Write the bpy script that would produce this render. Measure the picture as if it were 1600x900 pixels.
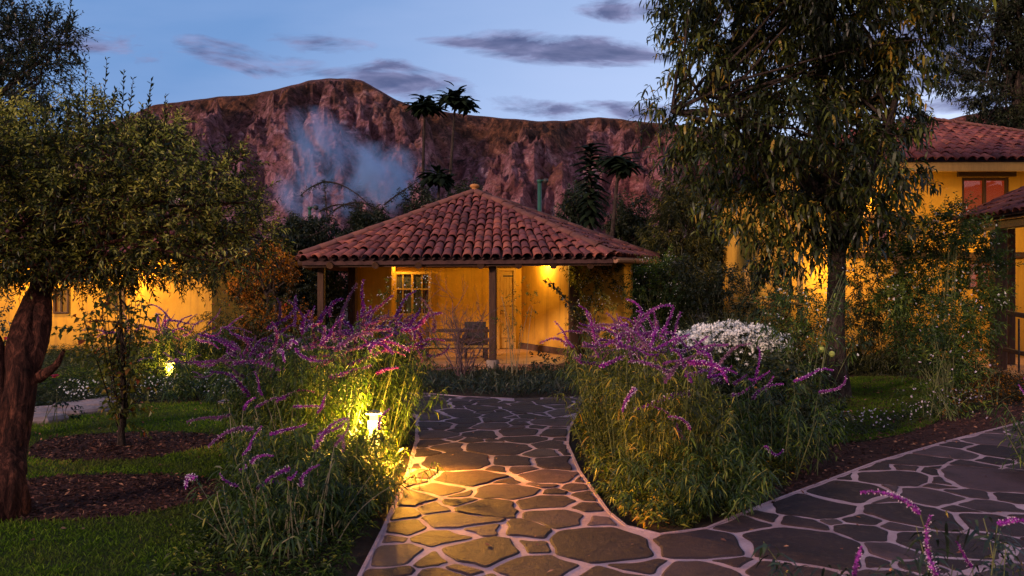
import bpy, math, random
import numpy as np
from math import radians, sin, cos, pi

for o in list(bpy.data.objects):
    bpy.data.objects.remove(o)
S = bpy.context.scene
COL = S.collection

# ------------------------------------------------------------------ camera
F = 1244.4          # focal length in photo pixels (28 mm on 36 mm, 1600 px wide)
EYE = 1.65
cam_d = bpy.data.cameras.new('camera')
cam_d.lens = 28; cam_d.sensor_width = 36
cam_d.clip_start = 0.05; cam_d.clip_end = 12000
cam_d.dof.use_dof = True; cam_d.dof.focus_distance = 12.0; cam_d.dof.aperture_fstop = 6.0
cam = bpy.data.objects.new('camera', cam_d)
cam.location = (0, 0, EYE); cam.rotation_euler = (radians(90), 0, 0)
COL.objects.link(cam); S.camera = cam

# ------------------------------------------------------------------ render + colour
S.view_settings.view_transform = 'Standard'
S.view_settings.look = 'None'
S.view_settings.exposure = 0.0
S.view_settings.gamma = 1.0
S.cycles.use_denoising = True
S.cycles.max_bounces = 5
S.cycles.diffuse_bounces = 3
S.cycles.glossy_bounces = 2
S.cycles.transmission_bounces = 4
S.cycles.transparent_max_bounces = 8
S.cycles.volume_bounces = 0
S.cycles.volume_max_steps = 64
S.cycles.sample_clamp_indirect = 4.0
S.cycles.caustics_reflective = False
S.cycles.caustics_refractive = False

SUN_EL, SUN_AZ = 9.0, 228.0      # azimuth clockwise from +Y: the afterglow stands behind the camera

# ------------------------------------------------------------------ world: dusk sky with clouds
def px_dir(px, py):
    return (px - 800) / F, (450 - py) / F      # (x/y, z/y)

w = bpy.data.worlds.new('World'); S.world = w; w.use_nodes = True
nt = w.node_tree; nt.nodes.clear()
def WN(t, **k):
    n = nt.nodes.new(t)
    for a, b in k.items(): setattr(n, a, b)
    return n
def wl(a, b): nt.links.new(a, b)
def wmath(op, a, b=None, c=None, clamp=False):
    n = WN('ShaderNodeMath', operation=op, use_clamp=clamp)
    for i, v in enumerate((a, b, c)):
        if v is None: continue
        if isinstance(v, (int, float)): n.inputs[i].default_value = v
        else: wl(v, n.inputs[i])
    return n.outputs[0]
def wmix(fac, a, b):
    n = WN('ShaderNodeMix', data_type='RGBA')
    for s, v in ((0, fac), (6, a), (7, b)):
        if isinstance(v, (int, float)): n.inputs[s].default_value = v
        elif isinstance(v, tuple): n.inputs[s].default_value = (*v, 1)
        else: wl(v, n.inputs[s])
    return n.outputs[2]
sky = WN('ShaderNodeTexSky', sky_type='NISHITA', sun_disc=False)
sky.sun_elevation = radians(SUN_EL); sky.sun_rotation = radians(SUN_AZ)
sky.altitude = 2800; sky.air_density = 1.3; sky.dust_density = 0.4; sky.ozone_density = 3.0
tc = WN('ShaderNodeTexCoord'); sep = WN('ShaderNodeSeparateXYZ'); wl(tc.outputs['Generated'], sep.inputs[0])
X, Y, Z = sep.outputs
yy = wmath('MAXIMUM', wmath('ABSOLUTE', Y), 0.08)
gx = wmath('DIVIDE', X, yy); gz = wmath('DIVIDE', Z, yy)
comb = WN('ShaderNodeCombineXYZ'); wl(gx, comb.inputs[0]); wl(gz, comb.inputs[1])
mp = WN('ShaderNodeMapping'); wl(comb.outputs[0], mp.inputs[0]); mp.inputs['Scale'].default_value = (6, 24, 1)
mp.inputs['Rotation'].default_value = (0, 0, radians(-3))
nz = WN('ShaderNodeTexNoise'); wl(mp.outputs[0], nz.inputs[0]); nz.inputs['Scale'].default_value = 1.0
nz.inputs['Detail'].default_value = 9; nz.inputs['Roughness'].default_value = 0.62; nz.inputs['Distortion'].default_value = 0.6
nzv = wmath('MULTIPLY', wmath('SUBTRACT', nz.outputs[0], 0.5), 5.5)
nz2 = WN('ShaderNodeTexNoise'); wl(mp.outputs[0], nz2.inputs[0]); nz2.inputs['Scale'].default_value = 3.3
nz2.inputs['Detail'].default_value = 6
# (centre px, centre py, half width, half height, tilt, weight)
CL = [(385, 92, 95, 20, .22, 1.0), (480, 105, 80, 14, .1, .75), (500, 67, 62, 17, .05, .6),
      (905, 78, 165, 24, .05, 1.3), (790, 74, 110, 9, .1, .8), (985, 17, 70, 18, 0, .95),
      (655, 135, 130, 26, .22, 1.05), (800, 165, 120, 12, .15, .6), (1010, 178, 80, 13, 0, 1.0), (890, 172, 60, 9, 0, .7),
      (960, 165, 60, 6, 0, .6), (1470, 90, 160, 60, 0, .9), (1500, 160, 100, 14, -.1, .8), (1240, 60, 180, 40, .1, .7),
      (60, 60, 120, 22, .1, .45), (1900, 60, 240, 60, 0, .9), (-300, 80, 240, 40, .1, .7)]
acc = None
for cx, cy, hw, hh, tilt, wt in CL:
    ax, az = px_dir(cx, cy)
    dx = wmath('SUBTRACT', gx, ax)
    dz = wmath('ADD', wmath('SUBTRACT', gz, az), wmath('MULTIPLY', dx, tilt))
    e = wmath('ADD', wmath('POWER', wmath('ABSOLUTE', wmath('DIVIDE', dx, hw / F)), 2.0),
              wmath('POWER', wmath('ABSOLUTE', wmath('DIVIDE', dz, hh / F)), 2.0))
    m = wmath('MULTIPLY', wmath('SUBTRACT', 1.0, e), wt)
    m = wmath('MAXIMUM', wmath('MULTIPLY', m, 0.9), -1.5)
    acc = m if acc is None else wmath('MAXIMUM', acc, m)
cl = wmath('ADD', acc, nzv)
clm = wmath('MULTIPLY', wmath('SUBTRACT', cl, -0.38), 0.95, clamp=True)
clm = wmath('MULTIPLY', clm, wmath('GREATER_THAN', Z, 0.0))
# soft high veil elsewhere
nz3 = WN('ShaderNodeTexNoise'); wl(mp.outputs[0], nz3.inputs[0]); nz3.inputs['Scale'].default_value = 0.45; nz3.inputs['Detail'].default_value = 5
veil = wmath('MULTIPLY', wmath('SUBTRACT', nz3.outputs[0], 0.45), 1.6, clamp=True)
# dusk blue fading paler to the right and the horizon
gr = wmath('ADD', wmath('MULTIPLY', gx, 0.95), wmath('MULTIPLY', gz, -1.25))
gr = wmath('ADD', gr, 0.72, clamp=True)
dusk = wmix(gr, (0.135, 0.255, 0.51), (0.56, 0.65, 0.90))
dusk = wmix(wmath('MULTIPLY', veil, 0.25), dusk, (0.55, 0.60, 0.86))
nsc = WN('ShaderNodeVectorMath', operation='SCALE'); wl(sky.outputs[0], nsc.inputs[0]); nsc.inputs['Scale'].default_value = 0.08
base = wmix(0.10, dusk, nsc.outputs[0])
ccol = wmix(wmath('MULTIPLY', wmath('SUBTRACT', nz2.outputs[0], 0.3), 2.2, clamp=True), (0.055, 0.075, 0.18), (0.28, 0.28, 0.47))
ccol = wmix(wmath('MULTIPLY', wmath('SUBTRACT', cl, 0.1), 0.6, clamp=True), ccol, (0.055, 0.068, 0.155))
sk = wmix(wmath('MULTIPLY', clm, 0.93), base, ccol)
# the afterglow side, behind the camera, is warmer
sk = wmix(wmath('MULTIPLY', wmath('MULTIPLY', wmath('SUBTRACT', 0.15, Y), 0.9, clamp=True), 0.75), sk, (0.62, 0.42, 0.42))
bg = WN('ShaderNodeBackground'); wl(sk, bg.inputs[0]); bg.inputs[1].default_value = 1.38
out = WN('ShaderNodeOutputWorld'); wl(bg.outputs[0], out.inputs[0])
w.cycles.sampling_method = 'MANUAL'; w.cycles.sample_map_resolution = 512

sun_d = bpy.data.lights.new('afterglow_sun', 'SUN'); sun_d.energy = 3.8; sun_d.angle = radians(7)
sun_d.color = (1.0, 0.66, 0.52)
sun = bpy.data.objects.new('afterglow_sun', sun_d); COL.objects.link(sun)
el, az = radians(SUN_EL + 6), radians(SUN_AZ)
from mathutils import Vector
sun.rotation_euler = Vector((sin(az) * cos(el), cos(az) * cos(el), sin(el))).to_track_quat('Z', 'Y').to_euler()

# ------------------------------------------------------------------ helpers
def tag(o, label=None, cat=None, group=None, kind=None):
    if label: o['label'] = label
    if cat: o['category'] = cat
    if group: o['group'] = group
    if kind: o['kind'] = kind
    return o
def thing(name, label, cat, loc=(0, 0, 0), rz=0, group=None):
    o = bpy.data.objects.new(name, None); COL.objects.link(o)
    o.location = loc; o.rotation_euler = (0, 0, rz); o.empty_display_size = .2
    return tag(o, label, cat, group)
def link(name, me, parent=None, loc=None, rot=None, scale=None):
    o = bpy.data.objects.new(name, me); COL.objects.link(o)
    if parent: o.parent = parent
    if loc is not None: o.location = loc
    if rot is not None: o.rotation_euler = rot
    if scale is not None: o.scale = scale
    return o
class MB:
    """collects verts, faces and a per-vertex tint value"""
    def __init__(s): s.v = []; s.t = []; s.q = []; s.a = []; s.n = 0
    def add(s, V, tri=None, quad=None, a=0.5):
        V = np.asarray(V, float).reshape(-1, 3)
        s.v.append(V)
        if tri is not None and len(tri): s.t.append(np.asarray(tri, int).reshape(-1, 3) + s.n)
        if quad is not None and len(quad): s.q.append(np.asarray(quad, int).reshape(-1, 4) + s.n)
        s.a.append(np.full(len(V), a, float) if np.isscalar(a) else np.asarray(a, float))
        s.n += len(V); return s
    def mesh(s, name, mat, smooth=False):
        V = np.concatenate(s.v); A = np.concatenate(s.a)
        T = np.concatenate(s.t) if s.t else np.zeros((0, 3), int)
        Q = np.concatenate(s.q) if s.q else np.zeros((0, 4), int)
        me = bpy.data.meshes.new(name)
        me.vertices.add(len(V)); me.vertices.foreach_set('co', V.ravel())
        nl = len(T) * 3 + len(Q) * 4
        me.loops.add(nl); me.loops.foreach_set('vertex_index', np.concatenate([T.ravel(), Q.ravel()]).astype(np.int32))
        me.polygons.add(len(T) + len(Q))
        st = np.concatenate([np.arange(len(T)) * 3, len(T) * 3 + np.arange(len(Q)) * 4]).astype(np.int32)
        me.polygons.foreach_set('loop_start', st)
        me.polygons.foreach_set('use_smooth', np.full(len(st), smooth))
        me.update(calc_edges=True)
        at = me.attributes.new('v', 'FLOAT', 'POINT'); at.data.foreach_set('value', A.astype(np.float32))
        if mat: me.materials.append(mat)
        return me
    def obj(s, name, mat, parent=None, smooth=False, kind=None, loc=None):
        o = link(name, s.mesh(name, mat, smooth), parent, loc)
        if kind: o['kind'] = kind
        return o
    def box(s, x0, x1, y0, y1, z0, z1, a=.5):
        V = [(x, y, z) for z in (z0, z1) for y in (y0, y1) for x in (x0, x1)]
        return s.add(V, quad=[(0, 2, 3, 1), (4, 5, 7, 6), (0, 1, 5, 4), (2, 6, 7, 3), (0, 4, 6, 2), (1, 3, 7, 5)], a=a)
    def beam(s, p, q, w_, h_, a=.5):
        """box beam from p to q, w_ wide, h_ high, a little bevelled by a chamfer"""
        p = np.array(p, float); q = np.array(q, float); d = q - p; L = np.linalg.norm(d); d /= L
        up = np.array([0, 0, 1.]) if abs(d[2]) < .95 else np.array([0, 1., 0])
        r = np.cross(d, up); r /= np.linalg.norm(r); u = np.cross(r, d)
        c = min(w_, h_) * .12
        prof = [(-w_/2 + c, -h_/2), (w_/2 - c, -h_/2), (w_/2, -h_/2 + c), (w_/2, h_/2 - c), (w_/2 - c, h_/2), (-w_/2 + c, h_/2), (-w_/2, h_/2 - c), (-w_/2, -h_/2 + c)]
        V = [e + r * x + u * y for e in (p, q) for x, y in prof]
        V += [p, q]
        Q = [(i, (i + 1) % 8, (i + 1) % 8 + 8, i + 8) for i in range(8)]
        T = [(16, (i + 1) % 8, i) for i in range(8)] + [(17, i + 8, (i + 1) % 8 + 8) for i in range(8)]
        return s.add(V, tri=T, quad=Q, a=a)
    def cyl(s, p, q, r0, r1=None, n=12, a=.5, cap=True):
        r1 = r0 if r1 is None else r1
        p = np.array(p, float); q = np.array(q, float); d = q - p; d /= np.linalg.norm(d)
        up = np.array([0, 0, 1.]) if abs(d[2]) < .95 else np.array([0, 1., 0])
        r = np.cross(d, up); r /= np.linalg.norm(r); u = np.cross(r, d)
        an = np.linspace(0, 2 * pi, n, endpoint=False)
        ring = np.outer(np.cos(an), r) + np.outer(np.sin(an), u)
        V = np.concatenate([p + ring * r0, q + ring * r1, [p, q]])
        i = np.arange(n); j = (i + 1) % n
        T = np.concatenate([np.stack([np.full(n, 2 * n), j, i], 1), np.stack([np.full(n, 2 * n + 1), i + n, j + n], 1)]) if cap else None
        return s.add(V, tri=T, quad=np.stack([i, j, j + n, i + n], 1), a=a)
    def lathe(s, prof, c=(0, 0, 0), n=16, a=.5):
        an = np.linspace(0, 2 * pi, n, endpoint=False)
        V = np.array([(c[0] + r * cos(t), c[1] + r * sin(t), c[2] + z) for r, z in prof for t in an])
        Q = [(k * n + i, k * n + (i + 1) % n, (k + 1) * n + (i + 1) % n, (k + 1) * n + i) for k in range(len(prof) - 1) for i in range(n)]
        return s.add(V, quad=Q, a=a)

def nrm(v): return v / np.maximum(np.linalg.norm(v, axis=-1, keepdims=True), 1e-9)
# ---- value noise
_rt = np.random.RandomState(7).rand(4096)
def vnoise(x, y, z=0.0):
    x, y, z = np.broadcast_arrays(np.asarray(x, float), np.asarray(y, float), np.asarray(z, float))
    xi, yi, zi = np.floor(x).astype(int), np.floor(y).astype(int), np.floor(z).astype(int)
    fx, fy, fz = x - xi, y - yi, z - zi
    fx, fy, fz = [f * f * (3 - 2 * f) for f in (fx, fy, fz)]
    def h(a, b, c): return _rt[(a * 1619 + b * 31337 + c * 6971 + ((a * b) & 255) * 7) & 4095]
    r = 0
    for dx in (0, 1):
        for dy in (0, 1):
            for dz in (0, 1):
                r = r + h(xi + dx, yi + dy, zi + dz) * (fx if dx else 1 - fx) * (fy if dy else 1 - fy) * (fz if dz else 1 - fz)
    return r
def fbm(x, y, z=0.0, oc=4, g=.5):
    r = 0; a = 1; t = 0
    for k in range(oc):
        r = r + a * vnoise(x * 2 ** k + k * 17.3, y * 2 ** k + k * 5.1, np.asarray(z) * 2 ** k + k * 9.7); t += a; a *= g
    return r / t

# ------------------------------------------------------------------ materials
def mat(name, build):
    m = bpy.data.materials.new(name); m.use_nodes = True
    t = m.node_tree; t.nodes.clear()
    o = t.nodes.new('ShaderNodeOutputMaterial')
    build(t, o); return m
def node(t, ty, **k):
    n = t.nodes.new(ty)
    for a, b in k.items():
        if a.startswith('i_'):
            n.inputs[a[2:].replace('_', ' ')].default_value = b
        else: setattr(n, a, b)
    return n
def ramp(t, fac, cols, interp='LINEAR'):
    r = t.nodes.new('ShaderNodeValToRGB'); r.color_ramp.interpolation = interp
    el_ = r.color_ramp.elements
    while len(el_) < len(cols): el_.new(.5)
    for e, (p, c) in zip(el_, cols): e.position = p; e.color = (*c, 1)
    t.links.new(fac, r.inputs[0]); return r.outputs[0]
def noise(t, scale, detail=5, rough=.6, vec=None, dist=0.0, obj=True):
    n = t.nodes.new('ShaderNodeTexNoise')
    n.inputs['Scale'].default_value = scale; n.inputs['Detail'].default_value = detail
    n.inputs['Roughness'].default_value = rough; n.inputs['Distortion'].default_value = dist
    if vec is None:
        g = t.nodes.new('ShaderNodeNewGeometry'); vec = g.outputs['Position']
    t.links.new(vec, n.inputs['Vector']); return n.outputs[0]
def math_(t, op, a, b=0.0, clamp=False):
    n = t.nodes.new('ShaderNodeMath'); n.operation = op; n.use_clamp = clamp
    for i, v in enumerate((a, b)):
        if isinstance(v, (int, float)): n.inputs[i].default_value = v
        else: t.links.new(v, n.inputs[i])
    return n.outputs[0]
def mixc(t, fac, a, b, bt='MIX'):
    n = t.nodes.new('ShaderNodeMix'); n.data_type = 'RGBA'; n.blend_type = bt
    for s, v in ((0, fac), (6, a), (7, b)):
        if isinstance(v, (int, float)): n.inputs[s].default_value = v
        elif isinstance(v, tuple): n.inputs[s].default_value = (*v, 1)
        else: t.links.new(v, n.inputs[s])
    return n.outputs[2]
def bump(t, h, strength=.4, dist=.02):
    b = t.nodes.new('ShaderNodeBump'); b.inputs['Strength'].default_value = strength; b.inputs['Distance'].default_value = dist
    t.links.new(h, b.inputs['Height']); return b.outputs[0]
def attr(t, nm='v'):
    a = t.nodes.new('ShaderNodeAttribute'); a.attribute_name = nm; return a.outputs['Fac']
def bsdf(t, o, col, rough=.7, spec=.3, nor=None, metal=0.0):
    p = t.nodes.new('ShaderNodeBsdfPrincipled')
    if isinstance(col, tuple): p.inputs['Base Color'].default_value = (*col, 1)
    else: t.links.new(col, p.inputs['Base Color'])
    if isinstance(rough, float): p.inputs['Roughness'].default_value = rough
    else: t.links.new(rough, p.inputs['Roughness'])
    p.inputs['Specular IOR Level'].default_value = spec; p.inputs['Metallic'].default_value = metal
    if nor is not None: t.links.new(nor, p.inputs['Normal'])
    t.links.new(p.outputs[0], o.inputs[0]); return p

def leafmat(name, cols, rough=.5, trans=.35, spec=.35, patch=None):
    def b(t, o):
        a = attr(t)
        c = ramp(t, math_(t, 'POWER', a, 1.7), [(i / (len(cols) - 1), k) for i, k in enumerate(cols)])  # steep curve puts leaf highlights and shade into the colour
        if patch:
            c = mixc(t, math_(t, 'MULTIPLY', math_(t, 'SUBTRACT', noise(t, patch[0], 3), .45), 4.0, True), c, patch[1])
        p = bsdf(t, o, c, rough, spec)
        tr = t.nodes.new('ShaderNodeBsdfTranslucent')
        hs = t.nodes.new('ShaderNodeHueSaturation'); hs.inputs['Value'].default_value = 1.5; hs.inputs['Saturation'].default_value = 1.1
        t.links.new(c, hs.inputs['Color']); t.links.new(hs.outputs[0], tr.inputs[0])
        mx = t.nodes.new('ShaderNodeMixShader'); mx.inputs[0].default_value = trans
        t.links.new(p.outputs[0], mx.inputs[1]); t.links.new(tr.outputs[0], mx.inputs[2]); t.links.new(mx.outputs[0], o.inputs[0])
    return mat(name, b)
def simple(name, c1, c2, scale=8., rough=.75, bs=.3, bd=.01, spec=.25, stretch=None, detail=6, useattr=False):
    def b(t, o):
        vec = None
        if stretch:
            g = t.nodes.new('ShaderNodeNewGeometry'); m_ = t.nodes.new('ShaderNodeMapping'); m_.inputs['Scale'].default_value = stretch
            t.links.new(g.outputs['Position'], m_.inputs[0]); vec = m_.outputs[0]
        n1 = noise(t, scale, detail, .65, vec)
        f = math_(t, 'MULTIPLY', math_(t, 'SUBTRACT', n1, .3), 2.2, True)
        if useattr: f = math_(t, 'ADD', math_(t, 'MULTIPLY', f, .5), math_(t, 'MULTIPLY', attr(t), .5))
        bsdf(t, o, mixc(t, f, c1, c2), rough, spec, bump(t, n1, bs, bd))
    return mat(name, b)

def wall_b(t, o, c1=(.62, .33, .040), c2=(.44, .21, .022), dirt=(.22, .12, .035)):
    n1 = noise(t, 1.3, 6, .6); n2 = noise(t, 22, 6, .7)
    f = math_(t, 'MULTIPLY', math_(t, 'SUBTRACT', n1, .35), 2.4, True)
    c = mixc(t, f, c1, c2)
    g = t.nodes.new('ShaderNodeNewGeometry'); s_ = t.nodes.new('ShaderNodeSeparateXYZ'); t.links.new(g.outputs['Position'], s_.inputs[0])
    low = math_(t, 'SUBTRACT', 1.0, math_(t, 'MULTIPLY', s_.outputs[2], 1.4), True)
    sm = math_(t, 'MULTIPLY', low, math_(t, 'ADD', noise(t, 5, 4), -.1))
    c = mixc(t, sm, c, dirt)
    # vertical rain streaks
    mp_ = t.nodes.new('ShaderNodeMapping'); mp_.inputs['Scale'].default_value = (5, 5, .35); t.links.new(g.outputs['Position'], mp_.inputs[0])
    st = math_(t, 'MULTIPLY', math_(t, 'SUBTRACT', noise(t, 1.5, 5, .6, mp_.outputs[0]), .5), 2.2, True)
    c = mixc(t, st, c, dirt)
    h = math_(t, 'ADD', math_(t, 'MULTIPLY', n1, 1.0), math_(t, 'MULTIPLY', n2, .25))
    bsdf(t, o, c, .85, .15, bump(t, h, .55, .03))
M = {}
M['plaster'] = mat('ochre_plaster', wall_b)
M['plinth'] = simple('dark_plinth_render', (.05, .025, .02), (.10, .05, .03), 9, .85, .4)
M['timber'] = simple('old_dark_timber', (.030, .014, .008), (.085, .04, .02), 3, .7, .5, .01, stretch=(9, 9, 1.1))
M['timber_h'] = simple('dark_timber_beam', (.030, .014, .008), (.085, .04, .02), 3, .7, .5, .01, stretch=(1.1, 9, 9))
M['warmwood'] = simple('painted_door_wood', (.50, .28, .06), (.36, .19, .04), 3, .55, .4, .006, stretch=(8, 8, 1.2))
M['stone_block'] = simple('post_base_stone', (.16, .12, .10), (.30, .24, .20), 12, .85, .6, .02)
M['iron'] = simple('dark_iron', (.02, .02, .02), (.05, .045, .04), 20, .5, .2)
M['green_metal'] = simple('green_painted_metal', (.015, .06, .04), (.03, .10, .06), 20, .45, .2)
M['gutter'] = simple('brown_gutter', (.20, .09, .05), (.32, .15, .08), 10, .5, .3)
M['bark_red'] = None
def bark(name, c1, c2, c3, sc=14):
    def b(t, o):
        g = t.nodes.new('ShaderNodeNewGeometry'); m_ = t.nodes.new('ShaderNodeMapping'); m_.inputs['Scale'].default_value = (1, 1, .28)
        t.links.new(g.outputs['Position'], m_.inputs[0])
        n1 = noise(t, sc, 8, .7, m_.outputs[0], .8); n2 = noise(t, sc * 4, 5, .7, m_.outputs[0])
        c = ramp(t, n1, [(.34, c1), (.5, c2), (.66, c3)])
        h = math_(t, 'ADD', n1, math_(t, 'MULTIPLY', n2, .35))
        bsdf(t, o, mixc(t, math_(t, 'MULTIPLY', math_(t, 'SUBTRACT', .5, n2), 5.0, True), c, c1), .9, .1, bump(t, h, 1.0, .07))
    return mat(name, b)
M['bark_red'] = bark('reddish_bark', (.010, .005, .004), (.055, .020, .014), (.20, .070, .042), 18)
M['bark'] = bark('grey_brown_bark', (.012, .009, .008), (.045, .032, .026), (.10, .075, .06))
M['stem_pale'] = simple('pale_stem', (.15, .13, .07), (.27, .23, .14), 30, .6, .1)
M['stem_green'] = simple('green_stem', (.07, .09, .03), (.16, .15, .06), 30, .6, .1)
M['twig'] = simple('purplish_twig', (.06, .032, .036), (.17, .10, .10), 30, .7, .1)

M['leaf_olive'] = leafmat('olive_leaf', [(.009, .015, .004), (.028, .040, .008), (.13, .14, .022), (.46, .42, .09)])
M['leaf_dark'] = leafmat('dark_leaf', [(.008, .014, .008), (.018, .032, .014), (.035, .055, .022)], trans=.2)
M['leaf_big'] = leafmat('drooping_leaf', [(.007, .011, .003), (.018, .026, .006), (.050, .066, .012), (.15, .17, .028), (.36, .22, .03)], rough=.42)
M['leaf_salvia'] = leafmat('salvia_leaf', [(.012, .025, .005), (.034, .062, .010), (.11, .16, .022), (.30, .28, .05)], trans=.4)
M['leaf_salvia_dry'] = leafmat('salvia_leaf_ochre', [(.018, .024, .005), (.075, .090, .012), (.24, .24, .030), (.48, .27, .05)], trans=.4)
M['leaf_heart'] = leafmat('heart_leaf', [(.045, .06, .012), (.13, .13, .02), (.20, .12, .02), (.20, .05, .02)], trans=.4)
M['leaf_orange'] = leafmat('rusty_leaf', [(.015, .018, .006), (.05, .035, .010), (.28, .10, .01), (.60, .24, .02)], trans=.3)
M['leaf_hedge'] = leafmat('hedge_leaf', [(.010, .016, .006), (.022, .030, .010), (.050, .055, .016)], trans=.2)
M['leaf_willow'] = leafmat('willow_leaf', [(.012, .016, .004), (.045, .050, .010), (.19, .16, .03)], trans=.3)
M['leaf_grey'] = leafmat('grey_green_leaf', [(.015, .024, .009), (.045, .060, .022), (.13, .15, .06)], trans=.3)
M['leaf_fresh'] = leafmat('fresh_leaf', [(.015, .032, .006), (.055, .095, .012), (.18, .22, .035)], trans=.4)
M['leaf_palm'] = leafmat('palm_like_leaf', [(.004, .008, .004), (.008, .016, .006), (.018, .028, .010)], trans=.15, rough=.85, spec=.08)
M['grass'] = leafmat('lawn_blade', [(.040, .075, .008), (.090, .165, .012), (.17, .25, .022), (.26, .20, .05)], trans=.35, rough=.7, spec=.12, patch=(1.1, (.07, .085, .018)))
M['grass_long'] = leafmat('strap_leaf', [(.012, .02, .012), (.03, .045, .022), (.07, .085, .05)], trans=.25)
M['purple'] = leafmat('purple_calyx', [(.14, .010, .16), (.30, .025, .33), (.50, .10, .50)], trans=.3, rough=.8, spec=.05)
M['purple_dim'] = leafmat('violet_calyx', [(.09, .012, .14), (.20, .03, .28), (.34, .08, .40)], trans=.3, rough=.8, spec=.05)
M['petal_white'] = leafmat('white_petal', [(.55, .42, .52), (.75, .62, .72), (.82, .78, .80)], trans=.3, rough=.8, spec=.05)
M['daisy'] = leafmat('daisy_petal', [(.62, .60, .56), (.78, .77, .72), (.80, .78, .74)], trans=.25, rough=.7, spec=.1)
M['petal_red'] = leafmat('red_petal', [(.35, .01, .03), (.60, .02, .06), (.75, .08, .12)], trans=.3)
M['petal_orange'] = leafmat('orange_petal', [(.45, .12, .01), (.60, .22, .01), (.70, .32, .03)], trans=.3)
M['seed'] = simple('green_seed_pod', (.20, .24, .04), (.36, .38, .09), 30, .6, .4)
M['litter'] = leafmat('leaf_litter', [(.022, .012, .011), (.06, .028, .024), (.14, .06, .045), (.30, .15, .09)], trans=.05, rough=.85, spec=.1)

def soil_b(t, o):
    n1 = noise(t, 3, 8, .7); n2 = noise(t, 40, 6, .7)
    c = ramp(t, n1, [(.3, (.018, .012, .008)), (.5, (.045, .026, .018)), (.7, (.030, .034, .014))])
    bsdf(t, o, c, .95, .1, bump(t, n2, .8, .03))
M['soil'] = mat('garden_soil', soil_b)
def mulch_b(t, o):
    n1 = noise(t, 12, 8, .75); n2 = noise(t, 60, 4, .7)
    c = ramp(t, n1, [(.3, (.020, .010, .009)), (.5, (.060, .026, .022)), (.68, (.12, .05, .04))])
    bsdf(t, o, c, .95, .1, bump(t, n2, 1.0, .04))
M['mulch'] = mat('bark_mulch', mulch_b)
def lawn_b(t, o):
    n1 = noise(t, 1.1, 3); n2 = noise(t, 70, 5, .7)
    c = mixc(t, math_(t, 'MULTIPLY', math_(t, 'SUBTRACT', n1, .45), 4., True), (.035, .055, .010), (.05, .05, .016))
    c = mixc(t, math_(t, 'MULTIPLY', n2, .5), c, (.02, .02, .008))
    bsdf(t, o, c, .95, .1, bump(t, n2, .8, .03))
M['lawn'] = mat('lawn_turf', lawn_b)
def stone_b(t, o):
    oi = t.nodes.new('ShaderNodeObjectInfo')
    n1 = noise(t, 2.2, 8, .65, None, .5); n2 = noise(t, 34, 8, .8); n3 = noise(t, 7, 8, .7, None, 1.8)
    c1 = ramp(t, oi.outputs['Random'], [(0, (.022, .013, .015)), (.35, (.040, .023, .026)), (.65, (.028, .018, .020)), (.88, (.085, .050, .058)), (1, (.050, .036, .036))])
    c = mixc(t, math_(t, 'MULTIPLY', math_(t, 'SUBTRACT', n1, .42), 3., True), c1, (.018, .011, .011))
    c = mixc(t, math_(t, 'MULTIPLY', math_(t, 'SUBTRACT', n2, .55), 3.6, True), c, (.125, .088, .092))
    c = mixc(t, math_(t, 'MULTIPLY', math_(t, 'SUBTRACT', n3, .52), 4., True), c, (.075, .045, .036))
    h = math_(t, 'ADD', math_(t, 'MULTIPLY', n1, 1.2), math_(t, 'MULTIPLY', n2, .35))
    bsdf(t, o, c, math_(t, 'ADD', math_(t, 'MULTIPLY', n2, .4), .55), .16, bump(t, h, 1.0, .03))
M['flag'] = mat('flagstone', stone_b)
def mortar_b(t, o):
    n1 = noise(t, 2.5, 8, .7); n2 = noise(t, 45, 8, .8)
    c = ramp(t, n1, [(.3, (.20, .125, .14)), (.5, (.34, .225, .245)), (.7, (.46, .32, .345))])
    c = mixc(t, math_(t, 'MULTIPLY', math_(t, 'SUBTRACT', n2, .5), 2.5, True), c, (.16, .11, .11))
    bsdf(t, o, c, .9, .2, bump(t, n2, .7, .015))
M['mortar'] = mat('pinkish_mortar', mortar_b)
def tile_b(t, o):
    oi = t.nodes.new('ShaderNodeObjectInfo')
    f = math_(t, 'FRACT', math_(t, 'ADD', oi.outputs['Random'], attr(t)))
    c = ramp(t, f, [(0, (.075, .024, .026)), (.2, (.19, .050, .042)), (.4, (.11, .034, .038)), (.6, (.30, .092, .060)), (.8, (.14, .045, .052)), (1, (.22, .068, .058))])
    n1 = noise(t, 6, 8, .7); n2 = noise(t, 30, 6, .75)
    c = mixc(t, math_(t, 'MULTIPLY', math_(t, 'SUBTRACT', n1, .46), 4.2, True), c, (.045, .026, .028))
    c = mixc(t, math_(t, 'MULTIPLY', math_(t, 'SUBTRACT', n2, .58), 4., True), c, (.27, .17, .14))
    bsdf(t, o, c, .85, .2, bump(t, n2, .6, .02))
M['tile'] = mat('terracotta_tile', tile_b)
M['tile_channel'] = simple('channel_tile', (.035, .018, .018), (.09, .042, .038), 9, .9, .5, .02)
M['hip'] = simple('mossy_hip_tile', (.085, .038, .034), (.22, .085, .060), 7, .88, .6, .03, useattr=True)
M['floor_tile'] = simple('veranda_floor', (.36, .18, .09), (.50, .28, .14), 4, .6, .3)
M['brick'] = simple('veranda_brick', (.30, .13, .07), (.48, .25, .13), 9, .85, .5, .02)
M['curtain'] = simple('red_curtain', (.42, .03, .015), (.30, .015, .01), 5, .9, .1)
def glass_b(t, o):
    p = bsdf(t, o, (.75, .72, .65), .03, .6)
    p.inputs['Transmission Weight'].default_value = .92
M['glass'] = mat('window_glass', glass_b)
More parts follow.
